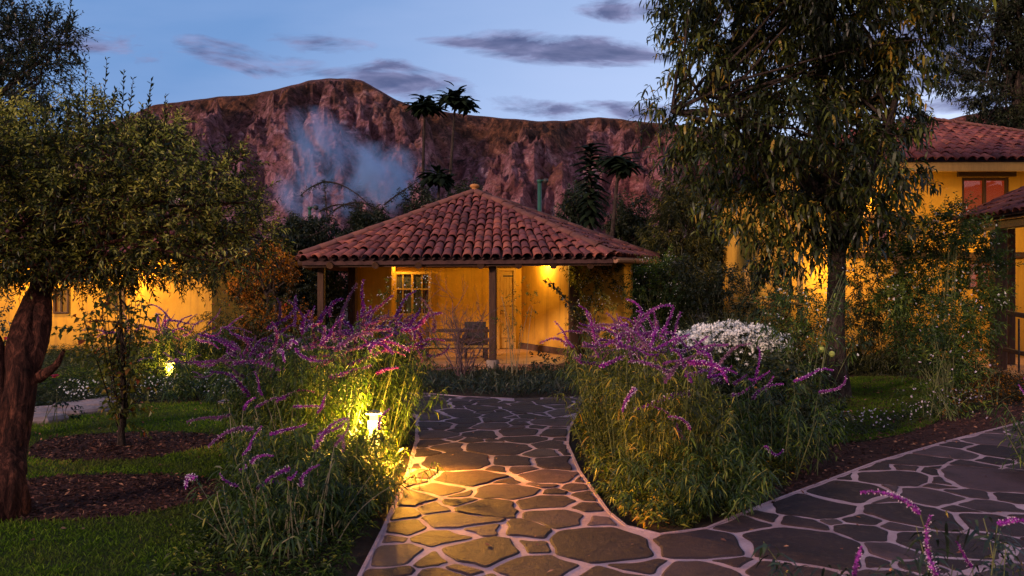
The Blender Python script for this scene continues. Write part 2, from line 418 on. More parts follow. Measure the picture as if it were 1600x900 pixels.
def lampmat(name, col, st):
    def b(t, o):
        e = t.nodes.new('ShaderNodeEmission'); e.inputs[0].default_value = (*col, 1); e.inputs[1].default_value = st
        t.links.new(e.outputs[0], o.inputs[0])
    return mat(name, b)
M['glow'] = lampmat('lit_lamp_glass', (1., .50, .10), 7)
M['glow_window'] = lampmat('glowing_blind', (1., .36, .03), .55)  # the blind itself emits, in place of lamplight from the room
M['glow_curtain'] = lampmat('glowing_red_curtain', (1., .06, .015), .30)  # curtain glows by itself instead of room light shining through
M['white_metal'] = simple('pale_lamp_metal', (.55, .52, .45), (.65, .62, .55), 20, .5, .1)
M['lamp_grey'] = simple('lamp_post_grey', (.16, .15, .14), (.22, .21, .19), 20, .6, .1)
M['rock'] = simple('pale_rock', (.10, .075, .075), (.26, .20, .20), 5, .85, .8, .04)

WARM = (1.0, .59, .12)
def lamp(name, loc, power, r=.04, col=WARM, spot=None, target=None):
    d = bpy.data.lights.new(name, 'SPOT' if spot else 'POINT'); d.energy = power; d.color = col; d.shadow_soft_size = r
    if spot: d.spot_size = radians(spot); d.spot_blend = .8
    o = bpy.data.objects.new(name, d); COL.objects.link(o); o.location = loc
    if target is not None:
        o.rotation_euler = (Vector(loc) - Vector(target)).to_track_quat('Z', 'Y').to_euler()
    return o

# ------------------------------------------------------------------ vegetation kit
GA = 2.399963
def leafgeo(P, T, L, W, rng, droop=.3, fold=.25, seg=2, roll=None):
    """many leaves at once. seg=1: 2 triangles, seg=2: 4 triangles with a bent blade"""
    n = len(P); T = nrm(T)
    up = np.tile([0, 0, 1.], (n, 1)) + rng.normal(0, .45, (n, 3))
    side = nrm(np.cross(T, up)); nor = np.cross(side, T)
    L = np.broadcast_to(L, n)[:, None]; W = np.broadcast_to(W, n)[:, None]
    g = np.zeros((n, 3)); g[:, 2] = -1
    if seg == 1:
        m = P + T * L * .45 + g * L * droop * .2
        tip = P + T * L + g * L * droop
        V = np.stack([P, m + side * W * .5 + nor * W * fold, tip, m - side * W * .5 + nor * W * fold], 1)
        b = np.arange(n)[:, None] * 4
        tri = np.concatenate([b + [0, 1, 2], b + [0, 2, 3]])
        return V.reshape(-1, 3), tri, 4
    a = P + T * L * .30 + g * L * droop * .09
    c = P + T * L * .66 + g * L * droop * .43
    tip = P + T * L + g * L * droop
    V = np.stack([P, a - side * W * .42 + nor * W * fold, a + side * W * .42 + nor * W * fold,
                  c - side * W * .45 + nor * W * fold, c + side * W * .45 + nor * W * fold, tip], 1)
    b = np.arange(n)[:, None] * 6
    tri = np.concatenate([b + [0, 2, 1], b + [1, 2, 4], b + [1, 4, 3], b + [3, 4, 5]])
    return V.reshape(-1, 3), tri, 6

def tubes(paths, rad, sides=3):
    """paths (n,k,3), rad (n,k)"""
    paths = np.asarray(paths, float); n, k, _ = paths.shape
    rad = np.broadcast_to(rad, (n, k))
    tg = nrm(np.gradient(paths, axis=1))
    ref = np.array([.31, .87, .12])
    s1 = nrm(np.cross(tg, ref)); s2 = np.cross(tg, s1)
    an = np.linspace(0, 2 * pi, sides, endpoint=False)
    V = paths[:, :, None, :] + rad[:, :, None, None] * (np.cos(an)[None, None, :, None] * s1[:, :, None, :] + np.sin(an)[None, None, :, None] * s2[:, :, None, :])
    i = np.arange(sides); j = (i + 1) % sides
    base = (np.arange(n)[:, None] * k + np.arange(k - 1)[None, :])[..., None] * sides
    q = np.stack([base + i, base + j, base + sides + j, base + sides + i], -1)
    return V.reshape(-1, 3), q.reshape(-1, 4)

def shoots(mb, rng, O, D, L, k, ll, lw, ang=50, droop=.2, ld=.3, seg=1, tint=None, spread=.25, tw=None, twr=.003, t0=.1, tintj=.28, foldv=.25, shrink=.4):
    """leafy shoots: origins O, directions D, lengths L, k leaves on each"""
    n = len(O); D = nrm(D); L = np.broadcast_to(L, n)
    t = np.linspace(t0, 1, k)[None, :] + rng.uniform(-.4, .4, (n, k)) / k
    t = np.clip(t, 0, 1)
    g = np.array([0, 0, -1.])
    P = O[:, None, :] + D[:, None, :] * (t * L[:, None])[..., None] + g * (t ** 2 * L[:, None] * droop)[..., None]
    tg = nrm(D[:, None, :] + g * (2 * t * droop)[..., None])
    ref = nrm(np.array([.2, .5, .84]) + rng.normal(0, .3, (n, 1, 3)))
    s1 = nrm(np.cross(tg, ref)); s2 = np.cross(tg, s1)
    ph = np.arange(k)[None, :] * GA + rng.uniform(0, 6.28, (n, 1)) + rng.normal(0, .3, (n, k))
    aa = np.radians(ang + rng.normal(0, 14, (n, k)))
    T = tg * np.cos(aa)[..., None] + (s1 * np.cos(ph)[..., None] + s2 * np.sin(ph)[..., None]) * np.sin(aa)[..., None]
    sc = (1 - shrink * t ** 2) * rng.uniform(.65, 1.2, (n, k))
    V, tri, vc = leafgeo(P.reshape(-1, 3), T.reshape(-1, 3), ll * sc.ravel(), lw * sc.ravel(), rng, ld, foldv, seg)
    if tint is None: tint = np.full(n, .4)
    a = np.clip(np.asarray(tint)[:, None] + rng.normal(0, tintj, (n, k)), 0, 1).ravel()
    mb.add(V, tri=tri, a=np.repeat(a, vc))
    if tw is not None:
        tt = np.linspace(0, 1, 4)[None, :]
        pp = O[:, None, :] + D[:, None, :] * (tt * L[:, None])[..., None] + g * (tt ** 2 * L[:, None] * droop)[..., None]
        V, q = tubes(pp, np.linspace(1, .45, 4)[None, :] * twr, 3)
        tw.add(V, quad=q, a=.5)

def ballpts(rng, n, shell=.55):
    u = nrm(rng.normal(0, 1, (n, 3))); r = rng.uniform(shell, 1, n) ** .7
    return u * r[:, None], u
def curve(p0, p1, p2, k):
    t = np.linspace(0, 1, k)[:, None]
    return (1 - t) ** 2 * np.asarray(p0, float) + 2 * t * (1 - t) * np.asarray(p1, float) + t ** 2 * np.asarray(p2, float)
def trunkmesh(mb, rng, pts, radii, sides=16, rough=.12, k=28):
    """a fluted, knobbly tapering stem through pts"""
    pts = np.array(pts, float); m = len(pts)
    s = np.linspace(0, m - 1, k); i = np.minimum(s.astype(int), m - 2); f = (s - i)[:, None]
    # Catmull-Rom
    P = np.concatenate([[2 * pts[0] - pts[1]], pts, [2 * pts[-1] - pts[-2]]])
    a, b, c, d = P[i], P[i + 1], P[i + 2], P[i + 3]
    C = .5 * (2 * b + (c - a) * f + (2 * a - 5 * b + 4 * c - d) * f ** 2 + (3 * b - a - 3 * c + d) * f ** 3)
    R = np.interp(s, range(m), radii)
    tg = nrm(np.gradient(C, axis=0)); s1 = nrm(np.cross(tg, [.1, .98, .1])); s2 = np.cross(tg, s1)
    an = np.linspace(0, 2 * pi, sides, endpoint=False)
    seed = rng.uniform(0, 50)
    nn = fbm(np.cos(an)[None, :] * 2.2 + seed, np.sin(an)[None, :] * 2.2, np.arange(k)[:, None] * .35, 3) - .5
    nf = fbm(np.cos(an)[None, :] * 7 + seed, np.sin(an)[None, :] * 7, np.arange(k)[:, None] * .5, 2) - .5
    rr = R[:, None] * (1 + rough * 3 * nn + rough * 1.3 * nf)
    V = C[:, None, :] + rr[..., None] * (np.cos(an)[None, :, None] * s1[:, None, :] + np.sin(an)[None, :, None] * s2[:, None, :])
    q = [(r * sides + j, r * sides + (j + 1) % sides, (r + 1) * sides + (j + 1) % sides, (r + 1) * sides + j) for r in range(k - 1) for j in range(sides)]
    mb.add(V.reshape(-1, 3), quad=q)
    return C

def crown(rng, clumps, dens, L, k, ll, lw, up=.35, ang=50, droop=.2, ld=.3, seg=1, tw=None, twr=.003, tint0=.4, toptint=.25, shell=.35, outb=1.0, tintj=.28):
    mb = MB()
    C = np.array([c[:3] for c in clumps]); cen = C.mean(0)
    for c in clumps:
        c_ = np.array(c[:3]); r = np.array(c[3:6])
        n = int(dens * (r[0] * r[1] * r[2]) ** (2 / 3.) * 12)
        if n < 3: n = 3
        u, d = ballpts(rng, n, shell)
        O = c_ + u * r
        D = nrm(d * outb + nrm(c_ - cen + 1e-6) * .35 + np.array([0, 0, up]) + rng.normal(0, .45, (n, 3)))
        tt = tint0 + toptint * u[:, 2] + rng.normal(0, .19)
        shoots(mb, rng, O, D, L * rng.uniform(.6, 1.25, n), k, ll, lw, ang, droop, ld, seg, tt, tw=tw, twr=twr, tintj=tintj)
    return mb
def limbs(mb, rng, start, clumps, r0, r1=.012, sides=6, k=9):
    for c in clumps:
        e = np.array(c[:3]); s_ = np.array(start[rng.randint(len(start))], float)
        mid = (s_ + e) / 2 + np.array([0, 0, .25]) * np.linalg.norm(e - s_) * .5 + rng.normal(0, .12, 3)
        p = curve(s_, mid, e, k)
        p[1:-1] += rng.normal(0, .02, (k - 2, 3))
        V, q = tubes(p[None], np.linspace(r0, r1, k)[None], sides); mb.add(V, quad=q)

def PX(px, D): return (px - 800) * D / F
def PZ(py, D): return EYE + (450 - py) * D / F
def GD(py): return EYE * F / (py - 450)
def G(px, py):
    d = GD(py); return (PX(px, d), d)

# ================================================================== SETTING
from mathutils.geometry import tessellate_polygon
def poly_sheet(name, pts, z, m, kind='structure', zf=None, thick=0.0):
    V = [(x, y, z) for x, y in pts]
    T = tessellate_polygon([[Vector(v) for v in V]])
    mb = MB(); n = len(V)
    T = [t if np.cross(np.array(V[t[1]]) - V[t[0]], np.array(V[t[2]]) - V[t[0]])[2] > 0 else (t[0], t[2], t[1]) for t in T]
    if thick:
        V2 = V + [(x, y, z - thick) for x, y, z in V]
        mb.add(V2, tri=T, quad=[(i, (i + 1) % n, (i + 1) % n + n, i + n) for i in range(n)])
    else: mb.add(V, tri=T)
    return mb.obj(name, m, kind=kind)
def smooth_poly(pts, it=2):
    p = np.array(pts, float)
    for _ in range(it):
        q = np.roll(p, -1, 0); p = np.stack([p * .75 + q * .25, p * .25 + q * .75], 1).reshape(-1, 2)
    return p
def inside(px_, py_, poly):
    poly = np.asarray(poly); x, y = np.asarray(px_), np.asarray(py_); r = np.zeros(x.shape, bool); j = len(poly) - 1
    for i in range(len(poly)):
        xi, yi = poly[i]; xj, yj = poly[j]
        c = ((yi > y) != (yj > y)) & (x < (xj - xi) * (y - yi) / (yj - yi + 1e-12) + xi); r ^= c; j = i
    return r

# ground: one sheet to the horizon, finer near the garden
gr_x = np.unique(np.concatenate([np.linspace(-4000, -60, 12), np.linspace(-60, 60, 61), np.linspace(60, 4000, 12)]))
gr_y = np.unique(np.concatenate([np.linspace(-3000, -10, 8), np.linspace(-10, 60, 36), np.linspace(60, 5200, 14)]))
GX, GY = np.meshgrid(gr_x, gr_y); mb = MB()
nx, ny = len(gr_x), len(gr_y)
q = [(j * nx + i, j * nx + i + 1, (j + 1) * nx + i + 1, (j + 1) * nx + i) for j in range(ny - 1) for i in range(nx - 1)]
mb.add(np.stack([GX, GY, np.full_like(GX, -.012)], -1).reshape(-1, 3), quad=q)
mb.obj('ground', M['soil'], kind='structure')

# ---- mountain
def mount():
    pts = [(-900, 300), (-500, 250), (-150, 215), (120, 205), (200, 180), (240, 163), (330, 151), (400, 145), (440, 135), (480, 125), (510, 121), (545, 121), (565, 124),
           (590, 138), (620, 155), (650, 166), (690, 172), (740, 179), (800, 185), (850, 188), (900, 186), (935, 182), (980, 186), (1040, 192), (1120, 201), (1200, 214), (1300, 222),
           (1400, 205), (1470, 188), (1540, 172), (1600, 160), (1750, 150), (2000, 190), (2600, 260)]
    xs = np.array([p[0] for p in pts], float); ys = np.array([p[1] for p in pts], float)
    na, nt_ = 800, 260
    pa = np.linspace(-900, 2600, na); A = (pa - 800) / F
    t = np.linspace(0, 1.25, nt_)
    D0, D1 = 650., 2000.
    Aa, Tt = np.meshgrid(A, t)
    D = D0 + (D1 - D0) * Tt
    yr = np.interp(Aa * F + 800, xs, ys); yr = yr + (fbm(Aa * 60, 0 * Aa, 0, 3) - .5) * 3
    H = (450 - yr) / F * D1
    tt = np.clip(Tt, 0, 1)
    prof = tt ** .80 * .6 + .4 * (3 * tt ** 2 - 2 * tt ** 3)
    z = H * prof
    over = np.clip(Tt - 1, 0, 1); z = z - over * 700
    wx = Aa * D1
    warp = fbm(wx / 260, D / 300, 1.3, 3) * 260
    g1 = 1 - np.abs(2 * fbm((wx + warp) / 190, D / 620, 3.1, 4, .55) - 1)
    g2 = 1 - np.abs(2 * fbm((wx + warp * .6) / 62, D / 190, 7.7, 4, .6) - 1)
    amp = np.clip(np.sin(np.clip(tt, 0, 1) * pi) * 1.15, 0, 1)
    z = z + (g1 - .72) * 175 * amp + (g2 - .7) * 74 * amp + (fbm(wx / 20, D / 40, 2, 3) - .5) * 24 * amp + (fbm(wx / 6, D / 12, 4, 2) - .5) * 7 * amp
    z = np.where(Tt >= 1, z, np.minimum(z, H * (D / D1) * (.995 - .02 * (1 - tt))))
    z = np.where(Tt < .02, -5, z)
    V = np.stack([Aa * D, D, EYE + z], -1).reshape(-1, 3)
    q = (np.arange(nt_ - 1)[:, None] * na + np.arange(na - 1)[None, :])[..., None] + np.array([0, 1, na + 1, na])
    mb = MB()
    # soil colour value: scree, scars and red earth where the slope carries them
    PXx = V[:, 0] / V[:, 1] * F + 800; PYy = 450 - (V[:, 2] - EYE) / V[:, 1] * F
    rel = (450 - PYy) / (450 - np.interp(PXx, xs, ys))
    mb.add(V, quad=q.reshape(-1, 4), a=np.clip(rel, 0, 1.1))
    def b(t_, o):
        h = attr(t_)
        g = t_.nodes.new('ShaderNodeNewGeometry')
        s_ = t_.nodes.new('ShaderNodeSeparateXYZ'); t_.links.new(g.outputs['Position'], s_.inputs[0])
        X_ = s_.outputs[0]
        m1 = t_.nodes.new('ShaderNodeMapping'); m1.inputs['Scale'].default_value = (1, .35, 1); t_.links.new(g.outputs['Position'], m1.inputs[0])
        nA = noise(t_, .006, 8, .6, m1.outputs[0], 1.0); nB = noise(t_, .030, 10, .74, m1.outputs[0], .6); nC = noise(t_, .14, 7, .75, m1.outputs[0])
        nD = noise(t_, .011, 6, .6, m1.outputs[0], 2.0)
        nM = math_(t_, 'ADD', math_(t_, 'MULTIPLY', nB, .6), math_(t_, 'MULTIPLY', noise(t_, .075, 8, .8, m1.outputs[0], 1.0), .4))
        low = ramp(t_, nM, [(.38, (.04, .022, .022)), (.47, (.26, .11, .115)), (.54, (.46, .22, .25)), (.62, (.85, .56, .56))])
        red = ramp(t_, nM, [(.38, (.05, .018, .016)), (.47, (.27, .080, .070)), (.55, (.48, .17, .145)), (.62, (.72, .36, .30))])
        side = math_(t_, 'ADD', math_(t_, 'MULTIPLY', X_, 1 / 500.), math_(t_, 'MULTIPLY', math_(t_, 'SUBTRACT', nA, .5), 3.0))
        side = math_(t_, 'ADD', side, .30, True)
        c = mixc(t_, side, low, red)
        up = ramp(t_, nM, [(.38, (.026, .016, .013)), (.49, (.10, .045, .030)), (.60, (.34, .14, .075))])
        hb = math_(t_, 'ADD', h, math_(t_, 'MULTIPLY', math_(t_, 'SUBTRACT', nA, .5), 1.3))
        hb = math_(t_, 'MULTIPLY', math_(t_, 'SUBTRACT', hb, .70), 3.4, True)
        c = mixc(t_, hb, c, up)
        # orange cliffs
        oc = math_(t_, 'MULTIPLY', math_(t_, 'SUBTRACT', nD, .54), 8.0, True)
        oc = math_(t_, 'MULTIPLY', oc, math_(t_, 'SUBTRACT', 1.0, math_(t_, 'MULTIPLY', math_(t_, 'ABSOLUTE', math_(t_, 'SUBTRACT', h, .72)), 4.5), True))
        c = mixc(t_, math_(t_, 'MULTIPLY', oc, .75), c, ramp(t_, nC, [(.35, (.20, .075, .035)), (.65, (.50, .22, .12))]))
        # scrub freckles
        fr = math_(t_, 'MULTIPLY', math_(t_, 'SUBTRACT', nC, .50), 8.0, True)
        c = mixc(t_, math_(t_, 'MULTIPLY', fr, .85), c, (.030, .022, .016))
        hh = math_(t_, 'ADD', math_(t_, 'MULTIPLY', nB, 1.0), math_(t_, 'MULTIPLY', nC, .25))
        bsdf(t_, o, c, .95, .05, bump(t_, hh, 1.0, 38.))
    mb.obj('mountain', mat('eroded_mountain', b), smooth=False, kind='structure')
mount()

# a pale landslide streak lies on the slope: a thin rumpled ribbon of scree is left to the mountain material
# ---- smoke hanging before the slope
def smoke():
    m = bpy.data.materials.new('wood_smoke'); m.use_nodes = True; t = m.node_tree; t.nodes.clear()
    o = t.nodes.new('ShaderNodeOutputMaterial'); p = t.nodes.new('ShaderNodeVolumePrincipled')
    p.inputs['Color'].default_value = (.36, .60, 1.0, 1); p.inputs['Anisotropy'].default_value = .1
    tcx = t.nodes.new('ShaderNodeTexCoord'); le = t.nodes.new('ShaderNodeVectorMath'); le.operation = 'LENGTH'
    t.links.new(tcx.outputs['Object'], le.inputs[0])
    g = t.nodes.new('ShaderNodeNewGeometry'); m_ = t.nodes.new('ShaderNodeMapping'); m_.inputs['Scale'].default_value = (1, .6, .75)
    m_.inputs['Rotation'].default_value = (0, radians(28), 0)
    t.links.new(g.outputs['Position'], m_.inputs[0])
    n1 = noise(t, .020, 7, .64, m_.outputs[0], 1.6)
    e = math_(t, 'SUBTRACT', 1.0, le.outputs['Value'], True)
    d = math_(t, 'MULTIPLY', math_(t, 'SUBTRACT', n1, .50), 8.0, True)
    d = math_(t, 'MULTIPLY', d, math_(t, 'POWER', e, .9))
    d = math_(t, 'MULTIPLY', d, .065)
    t.links.new(d, p.inputs['Density']); t.links.new(p.outputs[0], o.inputs[1])
    m.cycles.volume_step_rate = 1.0
    import bmesh
    bm = bmesh.new(); bmesh.ops.create_icosphere(bm, subdivisions=3, radius=1)
    me = bpy.data.meshes.new('smoke'); bm.to_mesh(me); bm.free(); me.materials.append(m)
    D = 620.
    for px, py, rx, ry, tilt in ((520, 240, 95, 62, 35), (610, 280, 80, 58, 15), (500, 300, 70, 55, 0)):
        ob = link('smoke', me, loc=(PX(px, D), D, PZ(py, D)), rot=(0, radians(tilt), 0), scale=(rx * D / F, 60, ry * D / F)); ob['kind'] = 'stuff'
smoke()

# ---- flagstone path
PATH = [(-.75, 1.6), (-.86, 4.2), (-.87, 5.4), (-.92, 7.0), (-1.03, 8.55), (-1.22, 10.2), (-1.75, 11.0), (-4.2, 11.35), (-4.2, 12.45), (-2.4, 12.5), (-1.3, 12.3), (-.7, 11.95), (0, 11.75),
        (.9, 11.95), (2.9, 12.35), (2.9, 11.35), (1.25, 11.1), (.86, 10.4), (.66, 9.2), (.58, 8.3), (.60, 7.08), (.70, 5.8), (.78, 5.45), (.98, 5.27), (1.32, 5.40), (1.94, 6.04),
        (3.42, 7.47), (4.64, 8.48), (6.2, 9.68), (9.2, 11.8), (9.6, 8.9), (6.4, 5.4), (3.6, 3.3), (1.15, 3.05), (1.05, 1.6)]
poly_sheet('path', PATH, .020, M['mortar'], thick=.06)
path_ob = bpy.data.objects['path']
# pale edging strip along the path
def ribbon(mb, pts, w_, z0, z1, closed=False):
    p = np.array(pts, float); n = len(p)
    tg = nrm(np.gradient(p, axis=0)); nr = np.stack([-tg[:, 1], tg[:, 0]], 1)
    a = p + nr * w_ / 2; b = p - nr * w_ / 2
    V = np.concatenate([np.c_[a, np.full(n, z0)], np.c_[a, np.full(n, z1)], np.c_[b, np.full(n, z1)], np.c_[b, np.full(n, z0)]])
    Q = [(k * n + i, k * n + i + 1, (k + 1) * n + i + 1, (k + 1) * n + i) for k in range(3) for i in range(n - 1)]
    mb.add(V, quad=Q)
mb = MB(); ribbon(mb, PATH[0:13], .024, -.05, .026); ribbon(mb, PATH[15:30], .024, -.05, .026)
e_ = mb.obj('edging_strip', M['mortar'], path_ob)

def clip_poly(poly, nx_, ny_, c):
    """keep nx*x+ny*y <= c"""
    out_ = []; n = len(poly)
    for i in range(n):
        a = poly[i]; b = poly[(i + 1) % n]
        da = nx_ * a[0] + ny_ * a[1] - c; db = nx_ * b[0] + ny_ * b[1] - c
        if da <= 0: out_.append(a)
        if (da < 0 < db) or (db < 0 < da):
            t = da / (da - db); out_.append((a[0] + (b[0] - a[0]) * t, a[1] + (b[1] - a[1]) * t))
    return out_
def flagstones():
    rng = np.random.RandomState(11)
    P = np.array(PATH)
    lo, hi = P.min(0), P.max(0)
    pts, rad = [], []
    for tries in range(60000):
        r = rng.uniform(.20,.38) if tries < 900 else (.21 if tries < 9000 else .12)
        r *= rng.uniform(.85, 1.15)
        x, y = rng.uniform(lo, hi)
        if x > 1.1 and tries < 2200: r = rng.uniform(.28, .44)
        if not inside(x, y, P): continue
        if y < 2.2: continue
        if pts:
            d = np.hypot(np.array(pts)[:, 0] - x, (np.array(pts)[:, 1] - y))
            if (d < (np.array(rad) + r) * .84).any(): continue
        pts.append((x, y)); rad.append(r)
    pts = np.array(pts); rad = np.array(rad)
    dens_e = np.concatenate([np.linspace(P[k], P[(k + 1) % len(P)], 16) for k in range(len(P))])
    edge_d = np.array([np.hypot(*(dens_e - p_).T).min() for p_ in pts])
    n = len(pts); seg0 = P; seg1 = np.roll(P, -1, 0)
    cnt = 0
    for i in range(n):
        x, y = pts[i]
        poly = [(x - 1.2, y - 1.2), (x + 1.2, y - 1.2), (x + 1.2, y + 1.2), (x - 1.2, y + 1.2)]
        d = np.hypot(*(pts - pts[i]).T)
        for j in np.argsort(d)[1:26]:
            v = pts[j] - pts[i]; L = d[j]; u = v / L
            s = (L * L + rad[i] ** 2 - rad[j] ** 2) / (2 * L)
            gap = rng.uniform(.007, .021)
            poly = clip_poly(poly, u[0], u[1], u @ pts[i] + s - gap)
            if len(poly) < 3: break
        if len(poly) < 3: continue
        for a, b in zip(seg0, seg1):
            ab = b - a; t = np.clip(((pts[i] - a) @ ab) / (ab @ ab), 0, 1); f = a + ab * t; v = f - pts[i]; L = np.hypot(*v)
            if L < .95 and 0 < t < 1 or L < .5:
                u = v / max(L, 1e-6); poly = clip_poly(poly, u[0], u[1], u @ f - .020)
                if len(poly) < 3: break
        if len(poly) < 3: continue
        q = np.array(poly)
        # drop tiny edges, bow and round
        keep = [k for k in range(len(q)) if np.hypot(*(q[k] - q[k - 1])) > .05]
        q = q[keep]
        if len(q) < 3: continue
        mids = (q + np.roll(q, -1, 0)) / 2; dm = np.roll(q, -1, 0) - q
        mids = mids + np.stack([-dm[:, 1], dm[:, 0]], 1) * rng.uniform(-.01, .085, (len(q), 1))
        q = np.stack([q, mids], 1).reshape(-1, 2)
        for cf in (.20, .24):
            r_ = np.roll(q, -1, 0); q = np.stack([q * (1 - cf) + r_ * cf, q * cf + r_ * (1 - cf)], 1).reshape(-1, 2)
        q = q[np.r_[True, np.hypot(*(q[1:] - q[:-1]).T) > .012]]
        c = q.mean(0); m_ = len(q)
        if m_ < 6 or np.ptp(q[:, 0]) < .09 or np.ptp(q[:, 1]) < .09: continue
        inn = ~inside(q[:, 0], q[:, 1], P)
        if inn.mean() > .15: continue
        q = q + (np.stack([fbm(q[:, 0] * 1.7, q[:, 1] * 1.7, 5, 2), fbm(q[:, 0] * 1.7, q[:, 1] * 1.7, 15, 2)], 1) - .5) * .30 * np.clip(np.array([np.hypot(*(dens_e - v_).T).min() for v_ in q]) / .4 - .15, 0, 1)[:, None]
        q = q + (fbm(q[:, 0] * 9, q[:, 1] * 9, i, 2)[:, None] - .5) * .03
        h = .024 + rng.uniform(0, .007); tilt = rng.normal(0, .006, 2)
        def zz(p_, b_): return b_ + (p_ - c) @ tilt
        inner = c + (q - c) * (1 - .014 / np.maximum(np.hypot(*(q - c).T), .05))[:, None]
        V = np.concatenate([np.c_[q, np.full(m_, .012)], np.c_[q, zz(q, h - .006)], np.c_[inner, zz(inner, h)], [[*c, h + .002]]])
        V[:, :2] -= c
        k = np.arange(m_); k2 = (k + 1) % m_
        s = MB().add(V, tri=np.stack([k + 2 * m_, k2 + 2 * m_, np.full(m_, 3 * m_)], 1),
                     quad=np.concatenate([np.stack([k, k2, k2 + m_, k + m_], 1), np.stack([k + m_, k2 + m_, k2 + 2 * m_, k + 2 * m_], 1)]))
        s.obj('flagstone', M['flag'], path_ob, loc=(*c, 0)); cnt += 1
    print('flagstones', cnt)
flagstones()

# ---- lawns, mulch rings, grass
LAWN_L = smooth_poly([(-1.75, 2.6), (-1.85, 4.5), (-2.25, 6.2), (-2.75, 8.0), (-3.0, 9.8), (-3.6, 11.3), (-5.0, 11.6), (-6.2, 10.6), (-8.5, 9.8), (-9.5, 8), (-9, 3), (-6, 2.2)])
LAWN_R = smooth_poly([(3.1, 8.3), (3.7, 10.4), (4.8, 12.2), (6.0, 14.8), (7.6, 14.9), (6.7, 12.2), (5.3, 9.8), (4.2, 8.8)])
poly_sheet('lawn', LAWN_L, -.006, M['lawn']); poly_sheet('lawn', LAWN_R, -.006, M['lawn'])
RING1 = np.array([(PX(195, 8.4) + .95 * cos(a) * (1 + .12 * sin(3 * a)), 8.35 + .85 * sin(a) * (1 + .1 * cos(2 * a))) for a in np.linspace(0, 2 * pi, 40, endpoint=False)])
RING2 = np.array([(-3.35 + .95 * cos(a) * (1 + .1 * sin(3 * a + 1)), 6.35 + .80 * sin(a) * (1 + .12 * cos(2 * a))) for a in np.linspace(0, 2 * pi, 40, endpoint=False)])
poly_sheet('mulch_ring', RING1, .0, M['mulch']); poly_sheet('mulch_ring', RING2, .0, M['mulch'])
poly_sheet('mulch_bed', smooth_poly([(1.9, 5.75), (2.4, 6.9), (3.0, 8.2), (4.2, 8.75), (5.3, 9.9), (6.6, 10.9), (8.5, 12.0), (8.6, 11.5), (6.1, 9.7), (4.6, 8.5), (3.4, 7.5)], 1), -.004, M['mulch'])

def scatter(rng, poly, n, holes=(), nearbias=0.0):
    poly = np.asarray(poly); lo, hi = poly.min(0), poly.max(0)
    p = rng.uniform(lo, hi, (n * 3, 2))
    if nearbias: p[:, 1] = lo[1] + (hi[1] - lo[1]) * rng.uniform(0, 1, len(p)) ** nearbias
    k = inside(p[:, 0], p[:, 1], poly)
    for h in holes: k &= ~inside(p[:, 0], p[:, 1], h)
    return p[k][:n]
def blades(name, rng, p, L, W, m, lean=.5, ld=.25, tj=.25, seg=1):
    n = len(p); P = np.c_[p, np.full(n, -.005)]
    T = np.c_[rng.normal(0, lean, (n, 2)), np.ones(n)]
    V, tri, vc = leafgeo(P, T, L * rng.uniform(.5, 1.3, n), W, rng, ld, .1, seg)
    a = np.clip(.4 + (fbm(p[:, 0] * 1.2, p[:, 1] * 1.2, 0, 3) - .5) * 1.4 + rng.normal(0, tj, n), 0, 1)
    return MB().add(V, tri=tri, a=np.repeat(a, vc)).obj(name, m, kind='stuff')
rng = np.random.RandomState(3)
p = scatter(rng, LAWN_L, 150000, (RING1, RING2), 1.5)
p = p[np.abs(p[:, 0] / p[:, 1]) < .72]
blades('grass', rng, p, .055, .0075, M['grass'])
p = scatter(rng, LAWN_R, 30000); blades('grass', rng, p, .05, .008, M['grass'])
# litter on the mulch and lawns
def litter(rng, p, size, m=M['litter'], tint=.4, z=.006):
    n = len(p); P = np.c_[p, np.full(n, z) + rng.uniform(0, .012, n)]
    T = np.c_[rng.normal(0, 1, (n, 2)), rng.normal(0, .25, n)]
    V, tri, vc = leafgeo(P, T, size * rng.uniform(.5, 1.4, n), size * .45, rng, .1, .15, 1)
    a = np.clip(tint + rng.normal(0, .28, n), 0, 1)
    return MB().add(V, tri=tri, a=np.repeat(a, vc))
mb = MB()
for rg, n in ((RING1, 2600), (RING2, 2600)):
    pp = scatter(rng, rg * 1.0, n); s = litter(rng, pp, .045); mb.add(s.v[0], tri=s.t[0], a=s.a[0])
pp = scatter(rng, LAWN_L, 420); s = litter(rng, pp, .05, tint=.75, z=.03); mb.add(s.v[0], tri=s.t[0], a=s.a[0])
pp = scatter(rng, [(1.6, 5.7), (2.2, 9), (4, 11), (7, 15), (9, 12), (4.6, 8.4)], 6000); s = litter(rng, pp, .05, tint=.45); mb.add(s.v[0], tri=s.t[0], a=s.a[0])
pp = scatter(rng, PATH, 170); s = litter(rng, pp, .04, tint=.7, z=.036); mb.add(s.v[0], tri=s.t[0], a=s.a[0])
mb.obj('leaf_litter', M['litter'], kind='stuff')

